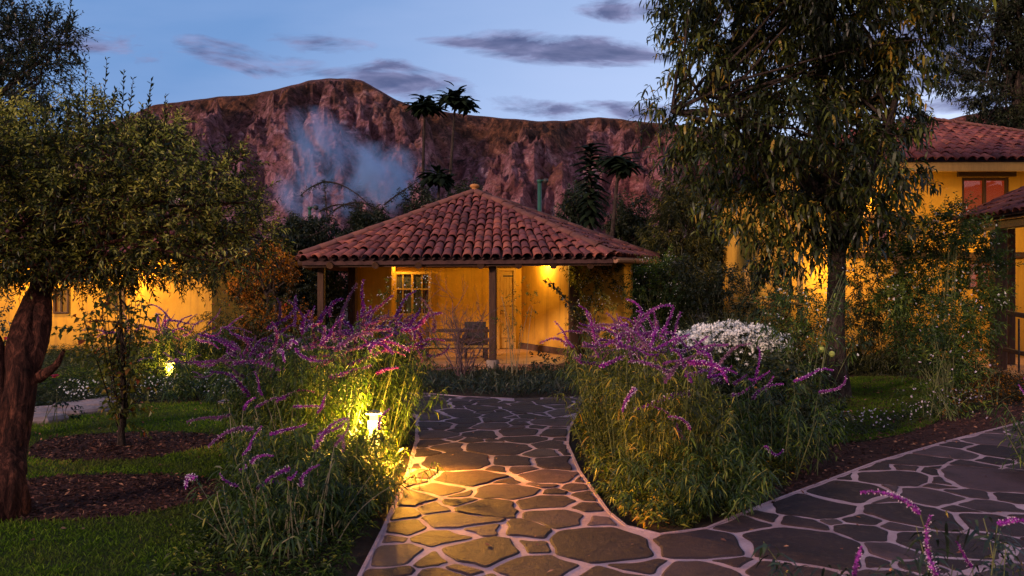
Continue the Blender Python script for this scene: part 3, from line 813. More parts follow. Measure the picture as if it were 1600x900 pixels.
# ================================================================== HOUSES
def barrel(L, r0, r1, th=.014, n=6):
    """half-barrel cover tile along +Y (downhill end at y=0), arching up"""
    an = np.linspace(0, pi, n + 1); V = []
    for y, r in ((0, r0), (L, r1)):
        for rr in (r, r - th): V += [(-rr * cos(a), y, rr * sin(a) * .85) for a in an]
    m_ = n + 1; V = np.array(V); Q = []
    for i in range(n):
        Q.append((i, i + 1, 2 * m_ + i + 1, 2 * m_ + i))            # outer
        Q.append((m_ + i + 1, m_ + i, 3 * m_ + i, 3 * m_ + i + 1))   # inner
        Q.append((i + 1, i, m_ + i, m_ + i + 1))                   # lower lip
    Q.append((0, 2 * m_, 3 * m_, m_)); Q.append((n, m_ + n, 3 * m_ + n, 2 * m_ + n))
    return V, Q
TILE_ME = []
for k in range(4):
    V, Q = barrel(.40, .092 + .004 * k, .078 + .002 * k)
    V = V + (fbm(V[:, 0] * 12 + k, V[:, 1] * 6, V[:, 2] * 12, 2)[:, None] - .5) * .012
    TILE_ME.append(MB().add(V, quad=Q, a=.25 * k).mesh('roof_tile', M['tile'], True))
TV, TQ = barrel(.40, .092, .078, n=4)
from mathutils import Matrix
def tile_face(A, B, C, roof, rng, rows, expo=.34, budget=None, fan=(.12, .85), stuff=None, chan=None, sag=.0, parts=True):
    """rows of cover tiles on the roof face A-B (eave) - C (apex); the rows fan in towards the hips"""
    A, B, C = [np.array(v, float) for v in (A, B, C)]
    ax = B - A; W = np.linalg.norm(ax); ax /= W
    nrmv = np.cross(ax, C - A); nrmv /= np.linalg.norm(nrmv)
    if nrmv[2] < 0: nrmv = -nrmv
    up = np.cross(nrmv, ax)
    if up @ (C - A) < 0: up = -up
    S_ = (C - A) @ up; M0 = (C - A) @ ax      # slope length, apex foot along the eave
    def pos(u, s): return A + ax * u + up * s
    for i in range(rows):
        u0 = (i + .5) / rows * W
        sgn = (u0 - M0) / (W - M0 if u0 > M0 else M0)
        c = fan[0] + fan[1] * 0 + (fan[1] - fan[0]) * sgn * sgn
        a_ = abs(sgn); tmax = (1 - a_) / max(1 - a_ * c, 1e-3)
        def at(t): return pos(M0 + (u0 - M0) * (1 - c * t), t * S_)
        length = np.linalg.norm(at(tmax) - at(0)); nt_ = max(1, int(length / expo))
        if length < .18: continue
        wsc0 = 1.0
        p0, p1 = at(0), at(tmax)
        if chan is not None:
            du = W / rows * .5
            q0 = pos(u0 + du - .0, 0); 
            def at2(t): return pos(M0 + (u0 + du - M0) * (1 - c * t), t * S_)
            tm2 = min(tmax, 1)
            a0, a1 = at2(0) - up * .05, at2(tm2)
            d = a1 - a0; r = ax * .07
            V = [a0 - r + nrmv * .035, a0 - nrmv * .0, a0 + r + nrmv * .035, a1 - r * .8 + nrmv * .035, a1, a1 + r * .8 + nrmv * .035]
            chan.add(V, quad=[(0, 1, 4, 3), (1, 2, 5, 4)])
        for j in range(nt_):
            t0 = j / nt_ * tmax * 1.0
            t1 = (j + 1) / nt_ * tmax
            a, b = at(t0), at(t1); d = nrm(b - a)
            xw = nrm(np.cross(d, nrmv))
            base = a - d * (.06 if j == 0 else .02) + nrmv * (.048 + rng.normal(0, .004)) + ax * rng.normal(0, .010) - d * abs(rng.normal(0, .018))
            tilt = .055 + rng.normal(0, .022)
            d2 = nrm(d - nrmv * tilt); n2 = np.cross(xw, d2)
            base = base + nrmv * .018
            sw = (1 - c * t0) ** .35 * rng.uniform(.96, 1.04); sw = max(sw, .72)
            Mx = np.eye(4); Mx[:3, 0] = xw * sw; Mx[:3, 1] = d2 * (length / nt_ + .05) / .40; Mx[:3, 2] = n2 * sw; Mx[:3, 3] = base
            roll = rng.normal(0, .03)
            if budget is not None and budget[0] > 0 and parts:
                budget[0] -= 1
                o = link('roof_tile', TILE_ME[rng.randint(4)], roof); o.matrix_local = Matrix(Mx.tolist())
            else:
                V = TV @ Mx[:3, :3].T + Mx[:3, 3]; stuff.add(V, quad=TQ, a=rng.rand())
def hip_row(mb, p, q, n, r, rng, a0=.3):
    p, q = np.array(p, float), np.array(q, float); d = nrm(q - p); L = np.linalg.norm(q - p)
    xw = nrm(np.cross(d, [0, 0, 1])); n2 = np.cross(xw, d)
    V, Q = barrel(.46, r, r * .85, .02)
    for i in range(n):
        b = p + d * (L * i / n) + n2 * (.05 + rng.normal(0, .006)) + xw * rng.normal(0, .008)
        s = (L / n + .05) / .46
        Mx = np.stack([xw, d * s, n2 * 1.05], 1)
        mb.add(V @ Mx.T + b, quad=Q, a=np.clip(a0 + rng.normal(0, .25), 0, 1))
def wall_seg(mb, p, q, z0, z1, th=.25, a=.5, openings=()):
    """wall from p to q (plan), openings: (s0,s1,z0,z1) metres along it"""
    p, q = np.array(p, float), np.array(q, float); L = np.linalg.norm(q - p); d = (q - p) / L; n = np.array([-d[1], d[0]])
    def blk(s0, s1, a0, a1):
        if s1 - s0 < 1e-3 or a1 - a0 < 1e-3: return
        V = [(*(p + d * s + n * w_), z) for z in (a0, a1) for w_ in (0, th) for s in (s0, s1)]
        mb.add(V, quad=[(0, 2, 3, 1), (4, 5, 7, 6), (0, 1, 5, 4), (2, 6, 7, 3), (0, 4, 6, 2), (1, 3, 7, 5)], a=a)
    s = 0
    for s0, s1, a0, a1 in sorted(openings):
        blk(s, s0, z0, z1); blk(s0, s1, z0, a0); blk(s0, s1, a1, z1); s = s1
    blk(s, L, z0, z1)
def bar(parent, name, p, q, w_, h_, m, label=None):
    o = MB().beam(p, q, w_, h_).obj(name, m, parent)
    if label: o['label'] = label
    return o

def main_house():
    rng = np.random.RandomState(21)
    h = thing('garden_house', 'low ochre cottage with hexagonal tiled roof and lit veranda, where the stone path ends', 'house', (-1, 18, 0))
    off = np.array([-1, 18, 0.])
    def O(name, mb, m, par=None, kind=None, smooth=False):
        for i in range(len(mb.v)): mb.v[i] = mb.v[i] - off
        return mb.obj(name, m, par or h, smooth, kind)
    apex = np.array([-.92, 19.6, 3.93])
    ze = 2.20
    E = [np.array(v, float) for v in ((-4.15, 15.75, ze), (1.98, 15.65, ze + .04), (3.55, 19.5, ze + .12), (2.0, 23.4, ze), (-3.9, 23.4, ze), (-4.88, 19.5, ze))]
    mb = MB()
    for i in range(6):
        a, b = E[i], E[(i + 1) % 6]
        mb.add([a - [0, 0, .02], b - [0, 0, .02], apex - [0, 0, .02], a - [0, 0, .10], b - [0, 0, .10], apex - [0, 0, .12]], tri=[(0, 1, 2), (3, 5, 4)], quad=[(0, 3, 4, 1)])
    roof = O('roof', mb, M['tile_channel'])
    budget = [300]; st = MB(); ch = MB()
    E2 = [e - off for e in E]; ap = apex - off
    tile_face(E2[0], E2[1], ap, roof, rng, 31, .345, budget, (.10, .80), st, ch)
    tile_face(E2[1], E2[2], ap, roof, rng, 20, .345, budget, (.10, .80), st, ch)
    for k in (2, 3, 4, 5): tile_face(E2[k], E2[(k + 1) % 6], ap, roof, rng, 20 if k != 3 else 28, .345, None, (.10, .80), st, ch, parts=False)
    st.obj('roof_tiles_rest', M['tile'], roof, True, 'stuff').name = 'far_side_tiles'
    ch.obj('tile_channels', M['tile_channel'], roof, False, 'stuff')
    for k in range(6):
        hm = MB(); hip_row(hm, E2[k] + [0, 0, .03], ap + [0, 0, .03], 12, .115, rng); hm.obj('hip_ridge', M['hip'], roof, True)
    fm = MB(); fm.lathe([(.0, -.05), (.13, -.03), (.12, .03), (.07, .05), (.065, .08), (.11, .10), (.12, .135), (.09, .17), (.0, .185)], ap + np.array([0, 0, .10]), 16)
    fm.obj('roof_finial', simple('clay_finial', (.30, .12, .04), (.46, .22, .06), 14, .8, .4), roof, True)
    # eave fascia, gutter on the right
    for a, b in ((E2[0], E2[1]), (E2[5], E2[0])):
        bar(h, 'fascia_board', a + [0, .09, -.10], b + [0, .09, -.10], .04, .09, M['timber_h'])
    gm = MB(); a, b = E2[1] + [.05, .0, -.04], E2[2] + [.06, 0, -.02]; gm.cyl(a, b, .06, n=10); gm.obj('gutter', M['gutter'], h)
    # ceiling under the roof
    cz = 2.46
    mb = MB(); cp = [apex * [1, 1, 0] + [0, 0, cz] + (e - apex) * [1, 1, 0] * .86 for e in E]
    mb.add(cp + [apex * [1, 1, 0] + [0, 0, cz]], tri=[(6, (i + 1) % 6, i) for i in range(6)])
    O('ceiling', mb, M['timber_h'])
    # walls
    seg = [((-3.78, 19.3), (-2.92, 19.3)), ((-2.923, 19.523), (-2.923, 20.048)), ((-2.92, 20.05), (.24, 20.15)), ((.24, 20.15), (1.27, 18.0)),
           ((1.27, 18.0), (2.52, 17.95)), ((2.52, 17.95), (3.0, 19.8)), ((3.0, 19.8), (2.0, 22.6)), ((2.0, 22.6), (-3.6, 22.6)), ((-3.6, 22.6), (-4.1, 20.2)), ((-4.1, 20.2), (-3.78, 19.3))]
    Dw = 20.08
    wx0, wx1 = PX(616, Dw) + 2.92, PX(674, Dw) + 2.92
    dx0, dx1 = PX(777, Dw) + 2.92, PX(806, Dw) + 2.92
    for i, (a, b) in enumerate(seg):
        mb = MB(); op = ()
        if i == 2: op = ((wx0, wx1, .95, 2.05), (dx0, dx1, .12, 2.14))
        wall_seg(mb, a, b, -.02 if i != 2 else 0.0, cz + .02, .22, openings=op); O('wall', mb, M['plaster'])
    # plinth
    mb = MB()
    for (a, b) in seg[3:6]:
        a_, b_ = np.array(a), np.array(b); d = (b_ - a_) / np.linalg.norm(b_ - a_); n_ = np.array([d[1], -d[0]]) * .03
        wall_seg(mb, a_ + n_, b_ + n_ , -.01, .27, .06)
    O('plinth', mb, M['plinth'])
    # veranda floor + brick edge
    poly = [(-4.6, 16.1), (.9, 16.0), (1.5, 17.6), (.3, 20.1), (-3.0, 20.1), (-4.4, 19.2)]
    T = tessellate_polygon([[Vector((x, y, 0)) for x, y in poly]]); n = len(poly)
    mb = MB(); mb.add([(x, y, .115) for x, y in poly] + [(x, y, -.02) for x, y in poly], tri=[(t[0], t[2], t[1]) for t in T], quad=[(i, (i + 1) % n, (i + 1) % n + n, i + n) for i in range(n)])
    O('veranda_floor', mb, M['floor_tile'])
    bme = None
    for r in range(2):
        x = -4.5 - (.12 if r else 0)
        while x < .85:
            L = .235
            mb = MB(); mb.beam((-L / 2, 0, 0), (L / 2, 0, 0), .10, .062, a=rng.rand())
            if bme is None: bme = mb.mesh('brick', M['brick'])
            o = link('brick', bme, h, loc=np.array([x + L / 2, 15.98 + rng.normal(0, .006) + (x + 4.5) * -.005, .03 + r * .071]) - off, rot=(0, rng.normal(0, .012), rng.normal(0, .02)))
            x += L + .014
    # posts
    def post(x, y, s, z0, z1, sb=True, nm='post'):
        mb = MB(); mb.beam((x, y, z0), (x + rng.normal(0, .01), y, z1), s, s); o = O(nm, mb, M['timber'])
        if sb:
            mb = MB(); mb.lathe([(.0, 0), (s * 1.02, 0), (s * .98, .10), (s * .86, .2), (s * .8, .215), (0, .215)], (x, y, -.01), 4 * 3); O('post_base', mb, M['stone_block'])
    post(PX(770, 16.0), 16.0, .15, .19, 2.22)
    post(PX(502, 16.6), 16.6, .14, .19, 2.3)
    post(PX(551, 18.9), 18.9, .20, .0, 2.46, False, 'corner_post')
    post(PX(897, 17.8), 17.82, .24, .0, 2.46, False, 'corner_post')
    # eave beam and round rafters
    mb = MB(); mb.cyl((-4.3, 16.05, 2.16), (1.9, 15.98, 2.18), .085, .075, 12); O('eave_beam', mb, M['timber_h'])
    for x in (-3.6, -2.7, -1.85, -.62, .13, .82, 1.55):
        zr = 2.20
        mb = MB(); mb.cyl((x, 15.72, 2.09), (x * .97 - .02, 16.4, 2.385), .07, .075, 10); O('rafter', mb, M['timber'])
    # lintels
    mb = MB(); mb.beam((-2.92, 19.97, 2.24), (.2, 20.07, 2.24), .2, .15); O('lintel', mb, M['timber_h'])
    # window
    x0, x1 = PX(616, Dw), PX(674, Dw)
    y = 20.02
    wn = thing('window', None, None); del_keys = [k for k in ('category',) if k in wn]
    wn.parent = h; wn.location = (0, 0, 0)
    def WP(nm, p, q, w_, h__, m=M['warmwood']):
        mb = MB(); mb.beam(p, q, w_, h__); return O(nm, mb, m, wn)
    for p, q in (((x0 + .03, y, .95), (x0 + .03, y, 2.05)), ((x1 - .03, y, .95), (x1 - .03, y, 2.05)), ((x0 + .06, y, .98), (x1 - .06, y, .98)), ((x0 + .06, y, 2.02), (x1 - .06, y, 2.02))):
        WP('frame', p, q, .07, .06)
    xm = (x0 + x1) / 2
    WP('mullion', (xm, y - .01, 1.01), (xm, y - .01, 1.99), .06, .05)
    for xx in (xm - .24, xm + .24): WP('glazing_bar', (xx, y, 1.01), (xx, y, 1.99), .025, .03)
    WP('transom', (x0 + .06, y + .0, 1.62), (x1 - .06, y, 1.62), .04, .035)
    for a_, b_ in ((x0 + .06, xm - .03), (xm + .03, x1 - .06)):
        mb = MB(); mb.box(a_, b_, y + .03, y + .036, 1.0, 2.0); O('pane', mb, M['glass'], wn)
    mb = MB(); mb.box(x0 - .1, x1 + .1, y - .12, y + .03, .90, .945); O('sill', mb, M['warmwood'], wn)
    for s_ in (0, 1):
        mb = MB(); a_ = x0 if s_ == 0 else x1 - .28
        xs = np.linspace(a_, a_ + .28, 15); V = [(x, y + .12 + .02 * sin((x - a_) * 70), z) for z in (.97, 2.03) for x in xs]
        mb.add(V, quad=[(i, i + 1, i + 16, i + 15) for i in range(14)]); O('curtain', mb, M['curtain'], wn)
    # door: frame, planks, brace
    x0, x1 = PX(777, Dw) , PX(806, Dw); y = 20.10
    dr = thing('door', None, None); dr.parent = h
    for p, q in (((x0 + .03, y - .03, .12), (x0 + .03, y - .03, 2.14)), ((x1 - .03, y - .03, .12), (x1 - .03, y - .03, 2.14)), ((x0 + .06, y - .03, 2.11), (x1 - .06, y - .03, 2.11))):
        mb = MB(); mb.beam(p, q, .07, .09) if p[0] == q[0] else mb.beam(p, q, .09, .06); O('frame', mb, M['warmwood'], dr)
    n = 4; wd = (x1 - x0 - .13) / n
    for i in range(n):
        a_ = x0 + .065 + i * wd; mb = MB(); mb.box(a_ + .003, a_ + wd - .003, y - .012 + .003 * (i % 2), y + .03, .13, 2.07, a=.2 * i); O('plank', mb, M['warmwood'], dr)
    for z in (.45, 1.25, 1.95): mb = MB(); mb.box(x0 + .07, x1 - .07, y - .03, y - .014, z - .05, z + .05); O('ledge', mb, M['warmwood'], dr)
    mb = MB(); mb.cyl((x0 + .11, y - .03, 1.08), (x0 + .11, y - .09, 1.08), .012, n=8); mb.cyl((x0 + .11, y - .085, 1.08), (x0 + .2, y - .085, 1.07), .012, n=8); O('handle', mb, M['iron'], dr)
    mb = MB(); mb.box(x1 - .32, x1 - .06, y - .036, y - .031, 1.93, 1.97); O('hinge', mb, M['iron'], dr)
    # slim dark skirting
    mb = MB(); wall_seg(mb, (-2.9, 20.02), (dx0 - 2.92 - .02, 20.08), .1, .22, .03); O('skirting', mb, M['plinth'])
    # wall lamp under the eave
    for (x, y, z, pw, lab) in ((.70, 18.83, 2.30, 62, 'lit round wall lamp under the cottage eave, right of the door'), (-2.74, 19.70, 2.36, 20, 'small lit wall lamp tucked beside the cottage window')):
        l = thing('wall_lamp', lab, 'lamp', (x, y, z), group='veranda wall lamps')
        m1 = MB(); m1.lathe([(0, .10), (.055, .10), (.065, .06), (.07, 0), (.066, 0), (.06, .05), (0, .085)], n=14); m1.obj('lamp_shade', M['iron'], l, True)
        m1 = MB(); m1.lathe([(0, -.035), (.028, -.025), (.036, 0), (.03, .03), (0, .045)], n=12); m1.obj('bulb', M['glow'], l, True)
        m1 = MB(); m1.beam((0, 0, .08), (.06, .14, .10), .02, .02); m1.obj('bracket', M['iron'], l)
        lamp('wall_lamp_light', (x, y, z - .05), pw * 1.9, .05)
    # unseen ceiling lamp that only adds fill light to the veranda
    for x in (-1.3,):
        l = thing('ceiling_fill_lamp', 'small unseen fill lamp on the veranda ceiling behind the tiles', 'lamp', (x, 18.6, cz - .02))
        m1 = MB(); m1.lathe([(0, 0), (.10, 0), (.10, -.03), (.08, -.07), (0, -.08)], n=14); m1.obj('lamp_shade', M['glow'], l, True)
        lamp('ceiling_fill_light', (x, 18.6, cz - .16), 13, .08)
    return h
main_house()

# veranda furniture
def rail_bench():
    y = 16.9; x0, x1 = PX(662, y), PX(764, y)
    t = thing('wooden_bench', 'plain wooden plank bench on the veranda left of the middle post', 'bench', ((x0 + x1) / 2, y, .115))
    c = (x0 + x1) / 2
    for z, yy_, nm in ((.62, .16, 'backrest_plank'), (.42, .18, 'backrest_plank')): bar(t, nm, (x0 - c, yy_, z), (x1 - c, yy_, z), .03, .07, M['timber_h'])
    for yy_ in (-.14, .0): bar(t, 'seat_plank', (x0 - c, yy_, .30), (x1 - c, yy_, .30), .12, .035, M['warmwood'])
    for x in (x0 - c + .06, x1 - c - .06):
        bar(t, 'leg', (x, .2, 0), (x, .2, .70), .06, .06, M['timber']); bar(t, 'leg', (x, -.14, 0), (x, -.14, .28), .06, .06, M['timber'])
    y = 17.6; x = PX(742, y)
    t = thing('wicker_chair', 'dark low armchair on the veranda behind the bare shrub', 'armchair', (x, y, .115))
    mb = MB(); mb.box(-.22, .22, -.22, .2, .22, .33); mb.obj('seat', M['iron'], t)
    mb = MB(); mb.box(-.24, .24, .2, .27, .22, .78); mb.obj('backrest', M['iron'], t)
    for s in (-1, 1):
        mb = MB(); mb.box(s * .24 - .03, s * .24 + .03, -.22, .2, .33, .50); mb.obj('armrest', M['iron'], t)
        for yy_ in (-.18, .2): mb = MB(); mb.box(s * .2 - .02, s * .2 + .02, yy_ - .02, yy_ + .02, 0, .22); mb.obj('leg', M['iron'], t)
rail_bench()

def left_house():
    rng = np.random.RandomState(5)
    h = thing('garden_annexe', 'long ochre cottage wall glowing behind the left tree', 'house', (-10.5, 21, 0))
    off = np.array([-10.5, 21, 0.])
    def O(name, mb, m, par=None, kind=None, smooth=False):
        for i in range(len(mb.v)): mb.v[i] = mb.v[i] - off
        return mb.obj(name, m, par or h, smooth, kind)
    y = 20.4; xr = PX(331, y); xl = -15.5
    w0, w1 = PX(84, y) - xl, PX(108, y) - xl
    u0, u1 = PX(168, y) - xl, PX(196, y) - xl
    mb = MB(); wall_seg(mb, (xl, y), (xr, y), -.02, 2.5, .25, openings=((w0, w1, 1.02, 1.62), (u0, u1, 1.1, 1.65))); O('wall', mb, M['plaster'])
    mb = MB(); wall_seg(mb, (xr - .003, y + .252), (xr - .003, y + 5), -.02, 2.498, .25); O('wall', mb, M['plaster'])
    for a, b, z0, z1 in ((w0, w1, 1.02, 1.62), (u0, u1, 1.1, 1.65)):
        w_ = thing('window', None, None); w_.parent = h
        a += xl; b += xl
        for p, q in (((a + .02, y - .01, z0), (a + .02, y - .01, z1)), ((b - .02, y - .01, z0), (b - .02, y - .01, z1)), ((a, y - .012, z0), (b, y - .012, z0)), ((a, y - .012, z1), (b, y - .012, z1)), (((a + b) / 2, y, z0), ((a + b) / 2, y, z1))):
            mb = MB(); mb.beam(p, q, .05, .05); O('frame', mb, M['timber'], w_)
        mb = MB(); mb.box(a, b, y + .05, y + .055, z0, z1); O('pane', mb, M['glass'], w_)
        mb = MB(); mb.box(a - .02, b + .02, y + .16, y + .17, z0, z1); O('lit_blind', mb, M['glow_window'], w_)
    # tiled roof slope
    A, B = np.array([xl - .2, y - .55, 2.38]), np.array([xr + .5, y - .55, 2.38]); C = np.array([(xl + xr) / 2, y + 2.6, 3.9])
    D_, E_ = np.array([xr - 1.0, y + 2.6, 3.9]), np.array([xl + 1., y + 2.6, 3.9])
    Fb, Gb = np.array([xr + .5, y + 5.6, 2.38]), np.array([xl - .2, y + 5.6, 2.38])
    mb = MB(); mb.add([A, B, D_, E_, Fb, Gb], quad=[(0, 1, 2, 3), (3, 2, 4, 5)], tri=[(1, 4, 2), (0, 3, 5)])
    roof = O('roof', mb, M['tile_channel'])
    st = MB(); rows = int((B[0] - A[0]) / .21)
    slope = nrm(np.array([0, 3.15, 1.52])); L = np.hypot(3.15, 1.52)
    for i in range(rows):
        for j in range(int(L / .34)):
            b = np.array([A[0] + (i + .5) * .21, A[1], A[2]]) + slope * j * .34
            if b[0] > B[0] - (b[1] - A[1]) * .45: continue
            n2 = np.cross([1, 0, 0], slope)
            Mx = np.stack([np.array([1., 0, 0]), slope, n2], 1); st.add(TV @ Mx.T + b + n2 * .05, quad=TQ, a=rng.rand())
    O('roof_tiles', st, M['tile'], roof, 'stuff', True).name = 'rows_of_tiles'
    for x, pw in ((-12.0, 75), (-9.6, 75)):
        l = thing('wall_lamp', 'lit lamp under the eave of the left cottage, ' + ('behind the tree trunk' if x < -11 else 'near its right corner'), 'lamp', (x, y - .42, 2.28), group='lamps of the left cottage')
        m1 = MB(); m1.lathe([(0, .10), (.06, .10), (.07, .06), (.075, 0), (.07, 0), (.06, .05), (0, .085)], n=14); m1.obj('lamp_shade', M['iron'], l, True)
        m1 = MB(); m1.lathe([(0, -.04), (.03, -.03), (.04, 0), (.03, .03), (0, .045)], n=12); m1.obj('bulb', M['glow'], l, True)
        lamp('eave_light', (x, y - .45, 2.2), pw * 2.6, .06)
left_house()

def right_house():
    rng = np.random.RandomState(6)
    off = np.array([9.5, 19, 0.])
    h = thing('guest_house', 'two storey ochre house with a tiled roof behind the right shrubs', 'house', tuple(off))
    def O(name, mb, m, par=None, kind=None, smooth=False):
        for i in range(len(mb.v)): mb.v[i] = mb.v[i] - off
        return mb.obj(name, m, par or h, smooth, kind)
    y = 18.6
    xl = PX(1236, y); xr = 14.5
    def s(px): return PX(px, y) - xl
    zt = 4.70
    wins = [(s(1503), s(1577), PZ(334, y), PZ(277, y)), (s(1328), s(1398), PZ(392, y), PZ(342, y)), (s(1513), s(1554), PZ(452, y), PZ(408, y))]
    mb = MB(); wall_seg(mb, (xl, y), (xr, y), -.02, zt, .28, openings=()) if False else None
    # wall pieces by column so that openings on two storeys work
    xs = sorted({0.0, xr - xl, *[v for w_ in wins for v in w_[:2]]})
    for a, b in zip(xs[:-1], xs[1:]):
        op = [w_ for w_ in wins if w_[0] <= a + 1e-6 and w_[1] >= b - 1e-6]
        zs = [-.02] + [z for w_ in sorted(op, key=lambda k: k[2]) for z in w_[2:4]] + [zt]
        for k in range(0, len(zs), 2):
            mb.box(xl + a, xl + b, y, y + .28, zs[k], zs[k + 1])
    O('wall', mb, M['plaster'])
    mb = MB(); wall_seg(mb, (xl, y + 6), (xl, y + .28), -.02, zt, .28); O('wall', mb, M['plaster'])
    for i, (a, b, z0, z1) in enumerate(wins):
        w_ = thing('window', None, None); w_.parent = h
        a += xl; b += xl
        cs = [((a + .03, z0), (a + .03, z1)), ((b - .03, z0), (b - .03, z1)), (((a + b) / 2, z0), ((a + b) / 2, z1)), ((a, z0 + .03), (b, z0 + .03)), ((a, z1 - .03), (b, z1 - .03))]
        for k, (p, q) in enumerate(cs):
            mb = MB(); yy_ = y + .05 + .004 * k; mb.beam((p[0], yy_, p[1]), (q[0], yy_, q[1]), .07, .07); O('frame', mb, M['timber'], w_)
        if i != 1:
            mb = MB(); mb.box(a, b, y + .10, y + .105, z0, z1); O('pane', mb, M['glass'], w_)
        mb = MB(); mb.box(a - .05, b + .05, y + .20 if i != 1 else y + .9, (y + .21) if i != 1 else y + .91, z0 - .05, z1 + .05); O('curtain' if i != 1 else 'inner_wall', mb, M['glow_curtain'] if i != 1 else M['plaster'], w_)
        mb = MB(); mb.beam((a - .12, y - .02, z1 + .09), (b + .12, y - .02, z1 + .09), .12, .16); O('lintel', mb, M['timber_h'], w_)
    lamp('window_room_light', ((PX(1363, y)), y + .55, PZ(350, y)), 16, .08)
    # main roof: hipped on the left, tiles run down towards the garden
    ze = PZ(254, y - .5) ; eL = PX(1212, y - .6)
    A = np.array([eL, y - .6, ze]); B = np.array([xr + .6, y - .7, ze]); R0 = np.array([PX(1442, y + 2.6), y + 2.6, PZ(190, y + 2.6)]); R1 = np.array([xr + .6, y + 4.6, R0[2]])
    Bk0 = np.array([eL, y + 6.2, ze]); Bk1 = np.array([xr + .6, y + 6.2, ze])
    mb = MB(); mb.add([A, B, R1, R0, Bk0, Bk1], quad=[(0, 1, 2, 3), (3, 2, 5, 4)], tri=[(0, 3, 4)])
    mb.add(np.array([A, B, Bk1, Bk0]) - [0, 0, .05], quad=[(0, 3, 2, 1)])
    roof = O('roof', mb, M['tile_channel'])
    nT = [0]; st = MB()
    def slope_tiles(A, B, R0, R1, par, dx=.225, expo=.33, budget=300, hipL=True, name='roof_tile'):
        W = B[0] - A[0]; n_ = int(W / dx); hx = R0[0] - A[0]
        Rl = R0 + (R0 - R1) * (hx / (R1[0] - R0[0]))
        for i in range(n_):
            u_ = (i + .5) / n_; up = (Rl + (R1 - Rl) * u_ - (A + (B - A) * u_)) * [0, 1, 1]; L = np.linalg.norm(up); up /= L; n2 = np.cross([1, 0, 0], up)
            for j in range(int(L / expo)):
                x = (i + .5) * dx
                if hipL and x < hx * (j * expo) / L: continue
                b = A + np.array([x + rng.normal(0, .006), 0, 0]) + up * (j * expo - .04) + n2 * (.06 + rng.normal(0, .005))
                u2 = nrm(up - n2 * .055)
                Mx = np.stack([np.array([1., 0, 0]) * 1.12, u2, n2 * 1.1], 1)
                px = 800 + F * b[0] / b[1]
                if nT[0] < budget and px < 1640:
                    nT[0] += 1
                    o = link(name, TILE_ME[rng.randint(4)], par); m4 = np.eye(4); m4[:3, :3] = Mx; m4[:3, 3] = b - off; o.matrix_local = Matrix(m4.tolist())
                else: st.add(TV @ Mx.T + b, quad=TQ, a=rng.rand())
    slope_tiles(A, B, R0, R1, roof, budget=240)
    hm = MB(); hip_row(hm, A, R0 + [0, 0, .02], 12, .12, rng); hip_row(hm, R0, R1, 24, .12, rng); O('hip_ridge', hm, M['hip'], roof, smooth=True)
    O('tiles', st, M['tile'], roof, 'stuff', True).name = 'rows_of_tiles'
    mb = MB(); mb.beam(A + [0, .04, -.12], B + [0, .04, -.12], .06, .20); O('eave_board', mb, M['warmwood'])
    for px in (1405,):
        x = PX(px, y - .15); mb = MB(); mb.beam((x, y - .16, -.02), (x, y - .16, 3.4), .2, .2); O('post', mb, M['timber'])
    mb = MB(); mb.beam((PX(1325, y), y - .06, PZ(399, y)), (PX(1600, y), y - .06, PZ(399, y)), .1, .14); O('floor_beam', mb, M['timber_h'])
    # porch lean-to roof at the right
    pe = 15.9
    A = np.array([9.54, 17.25, 3.05]); B = np.array([9.54, 12.9, 3.05]); R0 = np.array([12.3, 17.25, 4.28]); R1 = np.array([12.3, 12.9, 4.28])
    E0 = np.array([15.1, 17.25, 3.05]); E1 = np.array([15.1, 12.9, 3.05])
    mb = MB(); mb.add([A, B, R1, R0, E0, E1], quad=[(0, 1, 2, 3), (3, 2, 5, 4)]); mb.add(np.array([A, B, R1, R0, E0, E1]) - [0, 0, .07], quad=[(0, 3, 2, 1), (3, 4, 5, 2)]); pr = O('porch_roof', mb, M['tile_channel'])
    nT[0] = 0; st = MB(); up = nrm(R0 - A); ax_ = np.array([0, -1., 0]); n2 = np.cross(ax_, up); n2 = n2 if n2[2] > 0 else -n2
    xs_ = ax_ if np.cross(ax_, up) @ n2 > 0 else -ax_
    for i in range(20):
        for j in range(9):
            b = A + ax_ * (.11 + i * .218) + up * (j * .33 - .05) + n2 * (.06 + rng.normal(0, .005))
            Mx = np.stack([xs_ * 1.1, nrm(up - n2 * .055), n2 * 1.1], 1)
            if nT[0] < 60 and j < 5:
                nT[0] += 1; o = link('roof_tile', TILE_ME[rng.randint(4)], pr); m4 = np.eye(4); m4[:3, :3] = Mx; m4[:3, 3] = b - off; o.matrix_local = Matrix(m4.tolist())
            else: st.add(TV @ Mx.T + b, quad=TQ, a=rng.rand())
    O('tiles', st, M['tile'], pr, 'stuff', True).name = 'porch_tiles'
    mb = MB(); mb.beam(A + [.16, .02, -.15], B + [.16, 0, -.15], .16, .18); O('porch_beam', mb, M['timber_h'])
    mb = MB(); mb.beam(A + [.1, -.08, -.14], R0 + [0, -.08, -.15], .12, .14); O('porch_rafter', mb, M['timber'])
    for px, D_, w_ in ((1560, 15.9, .24), (1578, 16.9, .16)):
        mb = MB(); mb.beam((PX(px, D_), D_, .02), (PX(px, D_), D_, 2.96), w_, w_); O('porch_post', mb, M['timber'])
    # paved porch floor
    poly = [(PX(1545, 15), 12.9), (13, 12.4), (13.5, y), (PX(1500, y), y), (PX(1535, 15.3), 15.4)]
    T = tessellate_polygon([[Vector((x, yy_, 0)) for x, yy_ in poly]]); n = len(poly)
